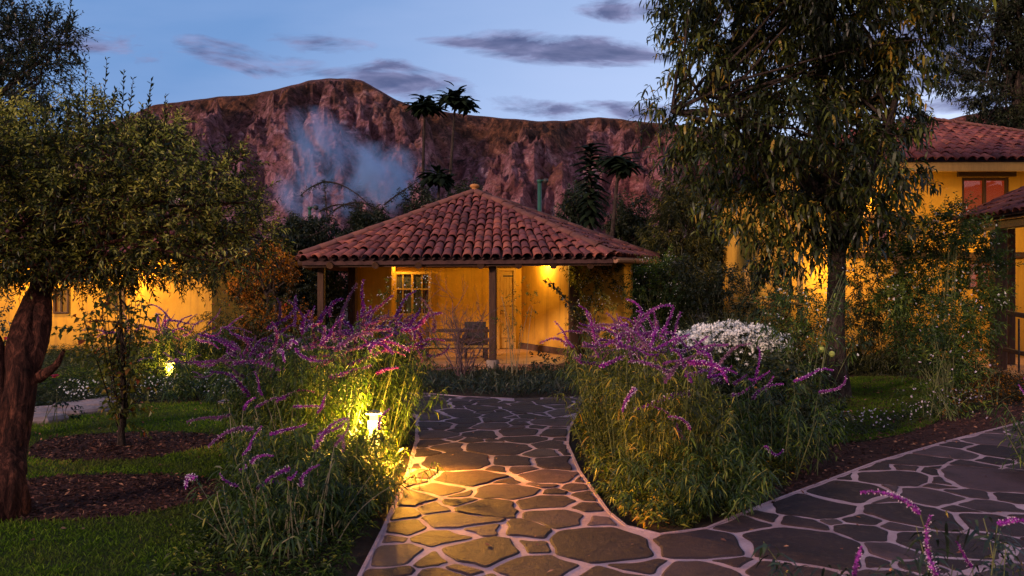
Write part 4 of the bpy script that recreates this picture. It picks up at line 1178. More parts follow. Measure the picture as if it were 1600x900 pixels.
    mb = MB(); mb.add([(x, yy_, .03) for x, yy_ in poly] + [(x, yy_, -.02) for x, yy_ in poly], tri=[(t if (poly[t[1]][0]-poly[t[0]][0])*(poly[t[2]][1]-poly[t[0]][1])-(poly[t[1]][1]-poly[t[0]][1])*(poly[t[2]][0]-poly[t[0]][0])>0 else (t[0],t[2],t[1])) for t in T], quad=[(i, (i + 1) % n, (i + 1) % n + n, i + n) for i in range(n)])
    O('porch_floor', mb, M['floor_tile'])
    # railing
    r = thing('railing', None, None); r.parent = h
    D_ = 14.6
    mb = MB(); mb.beam((PX(1572, D_ + 1), D_ + 1, PZ(488, D_ + 1)), (PX(1700, D_ - .6), D_ - .6, PZ(512, D_ - .6)), .09, .09); O('handrail', mb, M['timber_h'], r)
    mb = MB(); mb.beam((PX(1570, D_ + 1), D_ + 1, PZ(546, D_ + 1)), (PX(1700, D_ - .6), D_ - .6, PZ(575, D_ - .6)), .08, .08); O('lower_rail', mb, M['timber_h'], r)
    for px in (1592, 1650): mb = MB(); mb.cyl((PX(px, D_ + .6), D_ + .6, .0), (PX(px, D_ + .6), D_ + .6, PZ(498, D_ + .6)), .018, n=8); O('baluster', mb, M['iron'], r)
    # lamps; the first is unseen, raised to brighten the upper wall
    for (x, yy_, z, pw, lab) in ((PX(1350, 18.2), 18.2, 3.55, 75, 'unseen lamp set high to brighten the guest house wall above the willow shrub'), (PX(1300, 18.1), 18.1, 2.1, 30, 'lit lamp on the guest house wall behind the big tree trunk'), (10.6, 17.2, 2.75, 80, 'lit lamp under the porch roof of the guest house')):
        l = thing('wall_lamp', lab, 'lamp', (x, yy_, z), group='lamps of the guest house')
        m1 = MB(); m1.lathe([(0, .12), (.06, .12), (.075, .06), (.08, 0), (.07, 0), (.06, .05), (0, .085)], n=14); m1.obj('lamp_shade', M['iron'], l, True)
        m1 = MB(); m1.lathe([(0, -.04), (.03, -.03), (.04, 0), (.03, .03), (0, .045)], n=12); m1.obj('bulb', M['glow'], l, True)
        lamp('guest_light', (x, yy_ - .02, z - .08), pw * 1.7, .06)
    # wooden veranda rails left of the big tree trunk
    v = thing('wooden_fence', 'low rustic rail fence with square posts behind the ornamental grass', 'fence', (5.2, 17.4, 0))
    o5 = np.array([5.2, 17.4, 0])
    for px in (1142, 1168, 1205, 1250):
        mb = MB(); x = PX(px, 17.4); mb.beam(np.array((x, 17.4, 0)) - o5, np.array((x, 17.4, 2.1 if px != 1205 else 1.55)) - o5, .11, .11); mb.obj('post', M['warmwood'], v)
    for z, y0 in ((PZ(466, 17.4), 17.34), (PZ(474, 17.4), 17.3), (PZ(505, 17.4), 17.34)):
        mb = MB(); mb.beam(np.array((PX(1140, 17.4), y0, z)) - o5, np.array((PX(1262, 17.4), y0, z)) - o5, .06, .06); mb.obj('rail', M['warmwood'], v)
right_house()

# ================================================================== TREES
def tree(name, label, base, stems, clumps, m, tm, group=None, dens=60, L=.22, k=12, ll=.05, lw=.016, up=.4, droop=.1, ld=.2, seg=1, seed=1, limb=(.035, .008), starts=None, twigs=True, tint0=.35, toptint=.2, ang=50, twr=.003, shell=.3, extra=None, sides=16, rough=.12, cat='tree', tintj=.28):
    rng = np.random.RandomState(seed); b = np.array([*base, 0.]) if len(base) == 2 else np.array(base, float)
    t = thing(name, label, cat, tuple(b), group=group)
    mb = MB(); ends = []
    for pts, rad in stems:
        c = trunkmesh(mb, rng, np.array(pts) - b, rad, sides, rough); ends += [c[-1], c[-6], c[-10]]
    cl = [(*(np.array(c[:3]) - b), *(c[3:6] if len(c) > 4 else (c[3],) * 3)) for c in clumps]
    limbs(mb, rng, [e for e in ends] if starts is None else [np.array(s_) - b for s_ in starts], cl, *limb)
    mb.obj('trunk', tm, t, True)
    tw = MB() if twigs else None
    cm = crown(rng, cl, dens, L, k, ll, lw, up, ang, droop, ld, seg, tw, twr, tint0, toptint, shell, tintj=tintj)
    if extra: extra(cm, tw, rng, b)
    c_ = cm.obj('crown', m, t, kind='stuff')
    if tw is not None and tw.n: tw.obj('twigs', tm, t, kind='stuff')
    return t

# ---- the big leaning tree on the left
rng = np.random.RandomState(31)
def Q(px, py, D): return (PX(px, D), D, PZ(py, D))
cl = []
for px, py, r in ((-60, 330, .45), (-40, 240, .40), (0, 290, .42), (40, 230, .36), (60, 330, .40), (115, 245, .34), (130, 320, .38), (185, 235, .32), (200, 310, .36), (250, 250, .30), (275, 310, .34), (320, 290, .26), (345, 330, .28), (385, 320, .20), (395, 365, .20),
                  (330, 385, .26), (260, 385, .30), (190, 385, .32), (120, 395, .30), (60, 410, .26), (0, 390, .34), (-50, 420, .36), (350, 415, .14), (220, 425, .17), (290, 425, .15), (160, 425, .17), (365, 260, .12), (250, 205, .16), (150, 190, .18)):
    for dd in (0, 1):
        D = 6.3 + dd * .85 + rng.uniform(-.35, .35); x, y, z = Q(px + rng.uniform(-14, 14), py + rng.uniform(-10, 10), D); r_ = r * rng.uniform(.62, .98); cl.append((x, y, z, r_, r_ * 1.15, r_ * .78))
def up_shoots(cm, tw, rng, b):
    O, D, L = [], [], []
    for px, y0, y1 in ((113, 230, 118), (135, 220, 88), (150, 230, 140), (167, 230, 92), (180, 230, 140), (192, 240, 112), (208, 240, 122), (225, 250, 165), (236, 240, 128), (262, 250, 150), (280, 260, 205), (95, 240, 165), (70, 240, 150), (305, 280, 215), (330, 290, 228), (370, 310, 235)):
        for r_ in range(2):
            d = 6.5 + rng.uniform(-.5, .8); a = np.array(Q(px - 8 + rng.uniform(-8, 8), y0, d)); e = np.array(Q(px + (rng.uniform(-4, 4) if not r_ else rng.uniform(-16, 16)), y1 if not r_ else (y0 + y1) / 2, d)) - a
            O.append(a - b); D.append(e); L.append(np.linalg.norm(e))
    shoots(cm, rng, np.array(O), np.array(D), np.array(L), 34, .080, .026, 38, .0, .1, 1, np.full(len(O), .30), tw=tw, twr=.004)
def lower_sprigs(cm, tw, rng, b):
    up_shoots(cm, tw, rng, b)
    n = 260; px = rng.uniform(-40, 410, n); D_ = rng.uniform(5.8, 7.4, n)
    O = np.stack([(px - 800) * D_ / F, D_, EYE + (450 - rng.uniform(395, 432, n)) * D_ / F], 1) - b
    shoots(cm, rng, O, np.c_[rng.normal(0, .6, (n, 2)), rng.uniform(-.9, .1, n)], .20, 12, .052, .016, 48, .2, .2, 1, tw=tw, twr=.003)
g0 = G(8, 806)
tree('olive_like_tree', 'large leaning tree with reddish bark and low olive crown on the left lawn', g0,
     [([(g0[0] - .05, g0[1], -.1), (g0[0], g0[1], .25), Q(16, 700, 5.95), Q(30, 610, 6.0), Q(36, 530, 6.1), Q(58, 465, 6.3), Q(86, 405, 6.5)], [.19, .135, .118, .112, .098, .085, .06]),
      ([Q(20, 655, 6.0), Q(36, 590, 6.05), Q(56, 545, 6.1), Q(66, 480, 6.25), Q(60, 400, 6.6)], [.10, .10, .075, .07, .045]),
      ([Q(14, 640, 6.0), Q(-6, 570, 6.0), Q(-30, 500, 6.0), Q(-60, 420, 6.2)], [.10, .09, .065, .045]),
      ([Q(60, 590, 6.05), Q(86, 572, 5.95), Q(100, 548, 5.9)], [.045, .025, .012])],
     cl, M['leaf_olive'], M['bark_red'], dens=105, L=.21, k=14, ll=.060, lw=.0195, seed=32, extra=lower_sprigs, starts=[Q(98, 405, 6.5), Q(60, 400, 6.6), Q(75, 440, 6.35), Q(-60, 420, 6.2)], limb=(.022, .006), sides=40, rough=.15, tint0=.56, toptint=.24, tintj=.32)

# ---- dark taller tree behind it, top left
cl = []
for px, py, r in ((-90, 100, .5), (-60, 10, .45), (-20, 60, .40), (20, 90, .36), (0, 150, .42), (50, 60, .26), (82, 55, .20), (100, 70, .13), (60, 120, .22), (20, 200, .35), (60, 190, .2), (-40, 180, .5), (75, 95, .18)):
    D = 7.9 + rng.uniform(-.4, .5); x, y, z = Q(px, py, D); cl.append((x, y, z, r * 1.1, r * 1.1, r))
def upl(cm, tw, rng, b):
    O, D, L = [], [], []
    for px, y0, y1 in ((38, 80, 5), (42, 90, -30), (75, 90, 3), (80, 60, -5), (112, 75, -2), (117, 60, 20), (20, 60, 20), (-10, 30, -40), (98, 95, 35), (55, 70, 30)):
        a = np.array(Q(px - 10, y0, 7.8)); e = np.array(Q(px, y1, 7.8)) - a; O.append(a - b); D.append(e); L.append(np.linalg.norm(e))
    shoots(cm, rng, np.array(O), np.array(D), np.array(L), 32, .085, .028, 38, .0, .1, 1, np.full(len(O), .3), tw=tw, twr=.005)
tree('evergreen_tree', 'dark small leaved tree rising into the sky at the top left corner', (-6.1, 8.3), [([(-6.1, 8.3, -.1), (-6.0, 8.3, 1.5), (-5.7, 8.1, 2.8), (-5.3, 8.0, 3.6)], [.16, .13, .10, .05])], cl, M['leaf_dark'], M['bark'], dens=75, L=.26, k=12, ll=.062, lw=.022, seed=33, extra=upl)

# ---- heart-leaved sapling in the mulch ring
b = G(190, 697)
cl = [(*Q(px, py, 8.4 + rng.uniform(-.2, .2)), r, r, r * 1.2) for px, py, r in ((180, 460, .16), (200, 500, .2), (160, 500, .16), (170, 545, .2), (205, 560, .22), (190, 600, .2), (150, 550, .15), (130, 530, .12), (215, 620, .15), (175, 640, .16), (195, 660, .10), (120, 510, .08))]
def vert(cm, tw, rng, b):
    n = 12; O = np.array([np.array(Q(190 + rng.uniform(-6, 6), 668, 8.4)) - b for _ in range(n)]); D = np.c_[rng.normal(0, .14, (n, 2)), np.ones(n)]
    shoots(cm, rng, O, D, rng.uniform(1.1, 1.5, n), 24, .07, .055, 70, .0, .3, 1, np.full(n, .4), tw=tw, twr=.008)
tree('young_tree', 'slender sapling with heart shaped yellowish leaves in a round mulch bed', b, [([(*b, -.05), Q(190, 670, 8.38), Q(193, 600, 8.4), Q(190, 520, 8.4), Q(188, 455, 8.4)], [.045, .032, .026, .018, .008])],
     cl, M['leaf_heart'], M['bark'], dens=34, L=.22, k=6, ll=.075, lw=.062, droop=.1, ld=.4, seed=35, limb=(.010, .004), sides=10, ang=70, extra=vert)

# ---- the big drooping tree on the right
rng = np.random.RandomState(41)
cl = []
for px, py, r in ((1180, -150, .7), (1300, -160, .7), (1400, -130, .7), (1090, -50, .5), (1170, -50, .6), (1250, -40, .6), (1330, -50, .6), (1410, -50, .6), (1480, -45, .45),
                  (1075, 25, .36), (1140, 30, .55), (1220, 30, .6), (1300, 30, .6), (1380, 30, .58), (1450, 25, .30), (1500, -5, .3),
                  (1095, 95, .42), (1170, 110, .55), (1250, 110, .6), (1330, 110, .6), (1400, 105, .42), (1060, 10, .22),
                  (1105, 190, .38), (1160, 190, .5), (1240, 190, .6), (1320, 190, .55), (1390, 185, .38), (1420, 215, .2),
                  (1110, 250, .30), (1165, 270, .45), (1230, 265, .5), (1300, 265, .5), (1370, 260, .42), (1425, 280, .18),
                  (1175, 330, .34), (1225, 340, .40), (1290, 335, .42), (1350, 320, .34), (1400, 330, .22), (1215, 395, .24), (1260, 400, .20), (1335, 375, .2), (1390, 370, .16), (1190, 400, .18),
                  (1062, 180, .17), (1040, 165, .13), (1075, 235, .18), (1050, 230, .14), (1130, 320, .2), (1462, 60, .14)):
    D = 12 + rng.uniform(-1.0, .9); x, y, z = Q(px + rng.uniform(-8, 8), py, D); cl.append((x, y, z, r, r * 1.1, r))
def yellow_twigs(cm, tw, rng, b):
    n = 40; O = np.array([np.array(Q(rng.uniform(1000, 1070), rng.uniform(130, 260), 11.4)) - b for _ in range(n)])
    shoots(cm, rng, O[:18], np.c_[rng.normal(-.6, .4, (18, 2)), rng.normal(-.1, .3, 18)], .3, 7, .13, .034, 70, .5, .7, 2, tw=tw, twr=.005)
b = (PX(1308, 12), 12.0)
tree('large_broadleaf_tree', 'tall dark tree with drooping pointed leaves reaching above the frame, right of the path', b,
     [([(*b, -.1), (b[0], 12, .5), Q(1306, 500, 12), Q(1308, 400, 12), Q(1300, 300, 12), Q(1282, 180, 12), Q(1290, 40, 12), Q(1290, -120, 12)], [.22, .14, .125, .13, .13, .10, .07, .03]),
      ([Q(1308, 400, 12), Q(1350, 300, 11.8), Q(1390, 190, 11.7), Q(1420, 60, 11.7)], [.10, .075, .055, .02]),
      ([Q(1302, 320, 12), Q(1240, 260, 12), Q(1170, 190, 11.8), Q(1110, 150, 11.6), Q(1050, 175, 11.5)], [.09, .065, .045, .025, .010])],
     cl, M['leaf_big'], M['bark'], dens=36, L=.34, k=11, ll=.150, lw=.046, up=.12, droop=.40, ld=.60, seg=2, seed=42, ang=62, limb=(.026, .006), twr=.004, tint0=.44, toptint=-.05, extra=yellow_twigs, tintj=.20, sides=18)

# ---- far tree at the right edge
cl = []
rng = np.random.RandomState(43)
for px, py, r in ((1590, -60, 1.2), (1560, 0, .9), (1620, 20, 1.2), (1530, 40, .8), (1590, 70, 1.0), (1510, 95, .65), (1555, 110, .8), (1490, 125, .5), (1535, 145, .6), (1620, 130, 1.2), (1580, 165, .7), (1485, 60, .4), (1570, 200, .8), (1540, 195, .4), (1690, 60, 2.0), (1700, 170, 1.6)):
    D = 30 + rng.uniform(-1, 1); x, y, z = Q(px, py, D); cl.append((x, y, z, r, r, r * .62))
b = (PX(1592, 30), 30.)
tree('tall_far_tree', 'tall open crowned tree behind the guest house roof at the right edge', b, [([(*b, -.1), Q(1590, 400, 30), Q(1588, 220, 30), Q(1592, 50, 30), Q(1590, -80, 30)], [.3, .26, .2, .13, .05]), ([Q(1588, 230, 30), Q(1575, 200, 30), Q(1600, 150, 30)], [.12, .09, .04])],
     cl, M['leaf_hedge'], M['bark'], dens=26, L=.55, k=13, ll=.20, lw=.075, seed=44, limb=(.07, .02), twr=.012, up=.2)

# ---- umbrella-crowned tropical trees behind the cottage
def big_leaf():
    rng = np.random.RandomState(9); out_ = []
    for v in range(3):
        t = np.linspace(0, 1, 6); w_ = .15 * np.sin(np.clip(t * 1.05, 0, 1) * pi) ** .7 + .01; w_[-1] = .01
        x = t; z = -.38 * t ** 2 + .05 * np.sin(t * 4)
        V = [(x[i], s * w_[i] * (1 + .25 * rng.rand()), z[i] - (abs(s) * .06)) for i in range(6) for s in (-1, 0, 1)]
        q = [(3 * i + j, 3 * i + j + 1, 3 * i + j + 4, 3 * i + j + 3) for i in range(5) for j in (0, 1)]
        out_.append(MB().add(V, quad=q, a=.2 + .3 * v).mesh('leaf', M['leaf_palm'], True))
    return out_
BIGLEAF = big_leaf()
def tropic(label, px, D, ytop, rpx, hpx, n, seed, lean=0, tiers=None, leafscale=.5, ybase=None, group='slender tropical trees behind the cottage'):
    rng = np.random.RandomState(seed)
    x = PX(px, D); t = thing('tropical_tree', label, 'tree', (x - lean, D, 0), group=group)
    zt = PZ(ytop, D); mb = MB()
    top = np.array([lean, 0, zt - .25]); r = rpx * D / F; h_ = hpx * D / F
    trunkmesh(mb, rng, [(0, 0, -.1), (lean * .1, 0, zt * .4), (lean * .6, 0, zt * .75), top], [.11, .075, .055, .035], 10, .05)
    nb = 5 if tiers is None else 1
    lv = []
    if tiers is None:
        for i in range(nb):
            a = i * 2 * pi / nb + rng.uniform(-.3, .3); e = top + np.array([cos(a) * r * .5, sin(a) * r * .5, rng.uniform(-.35, .05) * h_])
            V, q = tubes(curve(top - [0, 0, .5], top - [0, 0, .25], e, 6)[None], np.linspace(.05, .025, 6)[None], 6); mb.add(V, quad=q)
            for _ in range(n // nb): lv.append((e + rng.normal(0, .08, 3) * h_ * .6, rng.uniform(0, 2 * pi), rng.uniform(-.3, .6)))
        for _ in range(n // 4): lv.append((top + rng.normal(0, .1, 3) * h_, rng.uniform(0, 2 * pi), rng.uniform(0, .9)))
    else:
        for k in range(n):
            f = k / n; lv.append((top - [0, 0, f * h_], k * GA, .5 - .7 * f))
    mb.obj('trunk', M['bark'], t, True)
    for p_, a, el_ in lv:
        L = leafscale * rng.uniform(.7, 1.2)
        link('leaf', BIGLEAF[rng.randint(3)], t, loc=p_, rot=(0, -el_, a), scale=(L, L * rng.uniform(.8, 1.2), L))
tropic('left one of the tall twin umbrella trees behind the cottage', 664, 30, 150, 32, 50, 150, 51, .15, leafscale=.44)
tropic('right one of the tall twin umbrella trees behind the cottage', 712, 30, 142, 34, 60, 160, 52, .35, leafscale=.46)
tropic('short umbrella tree below the twin tall trees behind the cottage', 686, 29, 262, 24, 26, 90, 53, .05, leafscale=.55)
tropic('leafy tropical tree with tiered leaves down its stem, right of the cottage roof', 922, 24, 215, 30, 120, 100, 54, .05, tiers=1, leafscale=.52)
tropic('smaller drooping tropical tree beside the big broadleaf tree', 968, 23, 238, 26, 40, 100, 55, .3, leafscale=.50)

# ---- dark trees and tall hedging behind the cottage
def bgtree(label, px, D, ytop, wpx, m=M['leaf_hedge'], seed=1, n=9, ll=.13, lw=.05, dens=7, k=12, name='background_tree', group='dark trees behind the cottage', zlow=.3, tint0=.35, ld=.3, L=.42, seg=1):
    rng = np.random.RandomState(seed); x = PX(px, D); zt = PZ(ytop, D); w_ = wpx * D / F
    cl = []
    for i in range(n):
        a = rng.uniform(0, 2 * pi); rr = sqrt_(rng.uniform(0, 1)); z = zt * rng.uniform(zlow, .88); f = 1 - .55 * (z / zt) ** 2
        r = w_ * rng.uniform(.28, .42)
        cl.append((x + cos(a) * rr * w_ * f * .8, D + sin(a) * rr * w_ * .5, min(z, zt - r * .75), r, r, r * .85))
    cl.append((x, D, zt - w_ * .25, w_ * .35, w_ * .3, w_ * .25))
    tree(name, label, (x, D), [([(x, D, -.1), (x + .1, D, zt * .3), (x, D, zt * .6)], [.16, .12, .06])], cl, m, M['bark'], group=group, dens=dens, L=L, k=k, ll=ll, lw=lw, seed=seed, limb=(.05, .015), twigs=False, tint0=tint0, ld=ld, sides=8, seg=seg)
sqrt_ = math.sqrt
for i, (lab, px, D, yt, w_) in enumerate((('low dark tree beyond the left hip of the cottage roof', 480, 27, 345, 75), ('dark tree behind the left slope of the cottage roof', 575, 27.5, 325, 65), ('dark bushy tree directly left of the cottage roof top', 650, 28, 298, 55),
        ('dark tree just behind the cottage roof top', 735, 28, 290, 55), ('dark tree below the leafy tropical tree right of the cottage roof', 905, 27, 292, 60), ('dark tree in the gap between cottage and broadleaf tree', 985, 26, 310, 65),
        ('dark dense tree at the far end of the left garden', 420, 26, 365, 60), ('dark tree low behind the rail fence', 1110, 25, 330, 70), ('dark tree beyond the cottage at its right wall', 1030, 24, 380, 55))):
    bgtree(lab, px, D, yt, w_, seed=60 + i, n=17, dens=22, ll=.17, lw=.08)
bgtree('yellowish willow-like tree lit beside the big broadleaf tree', 1058, 20, 278, 60, M['leaf_willow'], 75, 16, .15, .034, 40, 14, 'willow_like_tree', None, .35, .5, .6, .4)
bgtree('dense dark conifer like shrub wall at the far left behind the left cottage', 60, 30, 330, 140, seed=76, n=14, dens=16, ll=.2, lw=.09)
bgtree('bush with rusty orange leaves glowing beside the left cottage', 420, 17.3, 385, 68, M['leaf_orange'], 77, 18, .085, .05, 62, 12, 'flowering_bush', None, .12, .68, .2, .25)
bgtree('dark bush between the rusty bush and the cottage posts', 500, 18.6, 420, 42, M['leaf_hedge'], 78, 14, .10, .055, 55, 12, 'dark_bush', None, .12, .4, .2, .25)

# arching vine canes over the dark trees
vi = thing('climbing_vine', 'arching bare vine canes with tiny leaves above the dark trees', 'vine', (PX(510, 26), 26, 0))
mb = MB(); lf = MB(); o_ = np.array([PX(510, 26), 26, 0])
for pts in (((511, 340), (510, 320), (506, 285)), ((506, 284), (545, 283), (585, 330)), ((506, 284), (485, 290), (470, 305)), ((520, 330), (560, 300), (600, 335)), ((500, 330), (540, 305), (590, 340)), ((600, 320), (625, 300), (650, 285)), ((475, 372), (500, 365), (520, 350))):
    P = curve(*[Q(a, c, 26) for a, c in pts], 10) - o_
    V, q = tubes(P[None], np.linspace(.03, .012, 10)[None], 4); mb.add(V, quad=q)
    i = rng.randint(0, 10, 46); shoots(lf, rng, P[i] + rng.normal(0, .03, (46, 3)), rng.normal(0, 1, (46, 3)), .12, 4, .07, .04, 60)
mb.obj('cane', M['bark'], vi); lf.obj('foliage', M['leaf_dark'], vi, kind='stuff')

# green lamp posts
for px, D, yt, lab in ((843, 30.5, 281, 'green lamp post rising behind the right slope of the cottage roof'), (484, 30.5, 323, 'small dark lamp post among the trees left of the cottage')):
    x = PX(px, D); z = PZ(yt, D); t = thing('street_lamp', lab, 'lamp post', (x, D, 0), group='unlit lamp posts')
    s_ = 1 if px > 800 else .8
    mb = MB(); mb.cyl((0, 0, 0), (0, 0, z - .1), .085 * s_, .075 * s_, 12); mb.cyl((0, 0, z - .1), (0, 0, z), .10 * s_, .10 * s_, 12); mb.obj('pole', M['green_metal'], t, True)
    mb = MB(); mb.cyl((0, 0, z - .04), (.2, 0, z - .02), .03, n=8); mb.obj('arm', M['green_metal'], t)
    mb = MB(); mb.lathe([(0, .1), (.09, .08), (.10, -.02), (.06, -.08), (0, -.09)], (.24, 0, z - .04), 12); mb.obj('lamp_head', M['iron'], t, True)

# ================================================================== SHRUBS AND FLOWERS
def shrub(name, label, x, y, clumps, m, cat='shrub', seed=1, dens=40, L=.2, k=12, ll=.05, lw=.016, ld=.3, up=.5, ang=50, droop=.1, stems=8, sm=None, seg=1, group=None, flowers=None, tint0=.4, shell=.2, twr=.003, tintj=.28, toptint=.2):
    rng = np.random.RandomState(seed); b = np.array([x, y, 0.])
    t = thing(name, label, cat, (x, y, 0), group=group)
    cl = [(*(np.array(c[:3]) - b), *(c[3:6] if len(c) > 4 else (c[3],) * 3)) for c in clumps]
    mb = MB(); P = []
    for i in range(stems):
        c = cl[rng.randint(len(cl))]; e = np.array(c[:3]) + rng.normal(0, .3, 3) * c[3]
        s_ = np.array([rng.normal(0, .10), rng.normal(0, .10), -.02]); P.append(curve(s_, (s_ * 2 + e) / 3 + [0, 0, e[2] * .3], e, 7))
    V, q = tubes(np.array(P), np.linspace(.0055, .0025, 7)[None], 4); mb.add(V, quad=q); mb.obj('stems', sm or M['stem_green'], t, kind='stuff')
    cm = crown(rng, cl, dens, L, k, ll, lw, up, ang, droop, ld, seg, None, twr, tint0, toptint, shell, tintj=tintj); cm.obj('foliage', m, t, kind='stuff')
    if flowers:
        fm, size, n, where = flowers; f = MB()
        c = np.array([cl[i] for i in rng.randint(0, len(cl), n)])
        u = nrm(rng.normal(0, 1, (n, 3)) + [0, -.5, .7]); pts = c[:, :3] + u * c[:, 3:6] * rng.uniform(.85, 1.15, (n, 1))
        if where is not None: pts = pts[where(pts + b)]
        disc(f, rng, pts, size); f.obj('flowers', fm, t, kind='stuff')
    return t
def disc(mb, rng, pts, size, petals=6, up=.6, a=None):
    """little open flowers made of separate petals"""
    n = len(pts); N = nrm(rng.normal(0, .5, (n, 3)) + [0, -.5, up]); s1 = nrm(np.cross(N, [.3, .2, .9])); s2 = np.cross(N, s1)
    ph = np.arange(petals)[None, :] * 2 * pi / petals + rng.uniform(0, 6, (n, 1))
    T = s1[:, None] * np.cos(ph)[..., None] + s2[:, None] * np.sin(ph)[..., None] + N[:, None] * .25
    P = np.repeat(pts, petals, 0); sz = size * rng.uniform(.7, 1.25, n).repeat(petals)
    V, tri, vc = leafgeo(P, T.reshape(-1, 3), sz * .5, sz * .34, rng, .0, .0, 1)
    mb.add(V, tri=tri, a=np.repeat(rng.uniform(0, 1, n * petals) if a is None else np.full(n * petals, a), vc))

# ---- salvia: flower spike meshes
def spike_b(t, o):
    oi = t.nodes.new('ShaderNodeObjectInfo')
    c = ramp(t, attr(t), [(0, (.07, .006, .09)), (.35, (.24, .022, .30)), (.62, (.50, .10, .48)), (.70, (.60, .38, .55)), (1, (.88, .78, .84))])
    c = mixc(t, math_(t, 'MULTIPLY', math_(t, 'POWER', oi.outputs['Random'], 3.0), .7), c, (.20, .12, .13))
    p = bsdf(t, o, c, .8, .05); tr = t.nodes.new('ShaderNodeBsdfTranslucent'); t.links.new(c, tr.inputs[0])
    mx = t.nodes.new('ShaderNodeMixShader'); mx.inputs[0].default_value = .3; t.links.new(p.outputs[0], mx.inputs[1]); t.links.new(tr.outputs[0], mx.inputs[2]); t.links.new(mx.outputs[0], o.inputs[0])
M['spike'] = mat('salvia_spike', spike_b)
def spike_mesh(seed, L, bend, rise, white=.6, r=.020):
    """along +X then bending; whorls of furry calyces with pale florets"""
    rng = np.random.RandomState(seed); n = 40; t = np.linspace(0, 1, n)
    an = rise + bend * t + .25 * np.sin(t * 5 + seed); yaw = .5 * np.sin(t * 3 + seed * 2.1)
    st = np.stack([np.cos(an) * np.cos(yaw), np.sin(yaw) * np.cos(an), np.sin(an)], 1) * L / n
    C = np.cumsum(st, 0); C -= C[0]; tg = nrm(st)
    mb = MB(); V, q = tubes(C[None], np.linspace(.0045, .002, n)[None], 4); mb.add(V, quad=q, a=.45)
    nw = int(L / .015); k = 9
    f = (np.arange(nw) + .5) / nw; ti = f * (n - 1); i0 = np.clip(ti.astype(int), 0, n - 2)
    P = C[i0] + (C[i0 + 1] - C[i0]) * (ti - i0)[:, None]; T = tg[i0]
    s1 = nrm(np.cross(T, [.2, .3, .93])); s2 = np.cross(T, s1)
    ph = rng.uniform(0, 2 * pi, (nw, k))
    R = s1[:, None] * np.cos(ph)[..., None] + s2[:, None] * np.sin(ph)[..., None]
    d = nrm(R + T[:, None] * rng.uniform(.2, .9, (nw, k, 1)))
    ln = (r * (1.15 - .55 * f))[:, None] * rng.uniform(.7, 1.3, (nw, k))
    V, tri, vc = leafgeo(np.repeat(P, k, 0), d.reshape(-1, 3), ln.ravel() * 1.2, ln.ravel() * .75, rng, .1, .2, 1)
    mb.add(V, tri=tri, a=np.repeat(rng.uniform(0, .6, nw * k), vc))
    sel = rng.rand(nw, k) < white * .40 * np.clip(1.2 - f, 0, 1)[:, None]
    PP = np.repeat(P, k, 0)[sel.ravel()] + (d * ln[..., None] * 1.0).reshape(-1, 3)[sel.ravel()]; dd = d.reshape(-1, 3)[sel.ravel()]
    if len(PP):
        V, tri, vc = leafgeo(PP, dd + [0, 0, -.2], .013, .012, rng, .2, .3, 1)
        mb.add(V, tri=tri, a=np.repeat(rng.uniform(.72, 1, len(PP)), vc))
    return mb.mesh('flower_spike', M['spike'])
SPK = [spike_mesh(i, L, b_, r_, w_) for i, (L, b_, r_, w_) in enumerate(((.42, .6, .1, .6), (.36, -.9, .7, .7), (.50, 1.3, -.4, .7), (.30, .2, .9, .5), (.46, -1.2, .9, .9), (.26, .5, .6, .4), (.55, -.5, .3, .8)))]

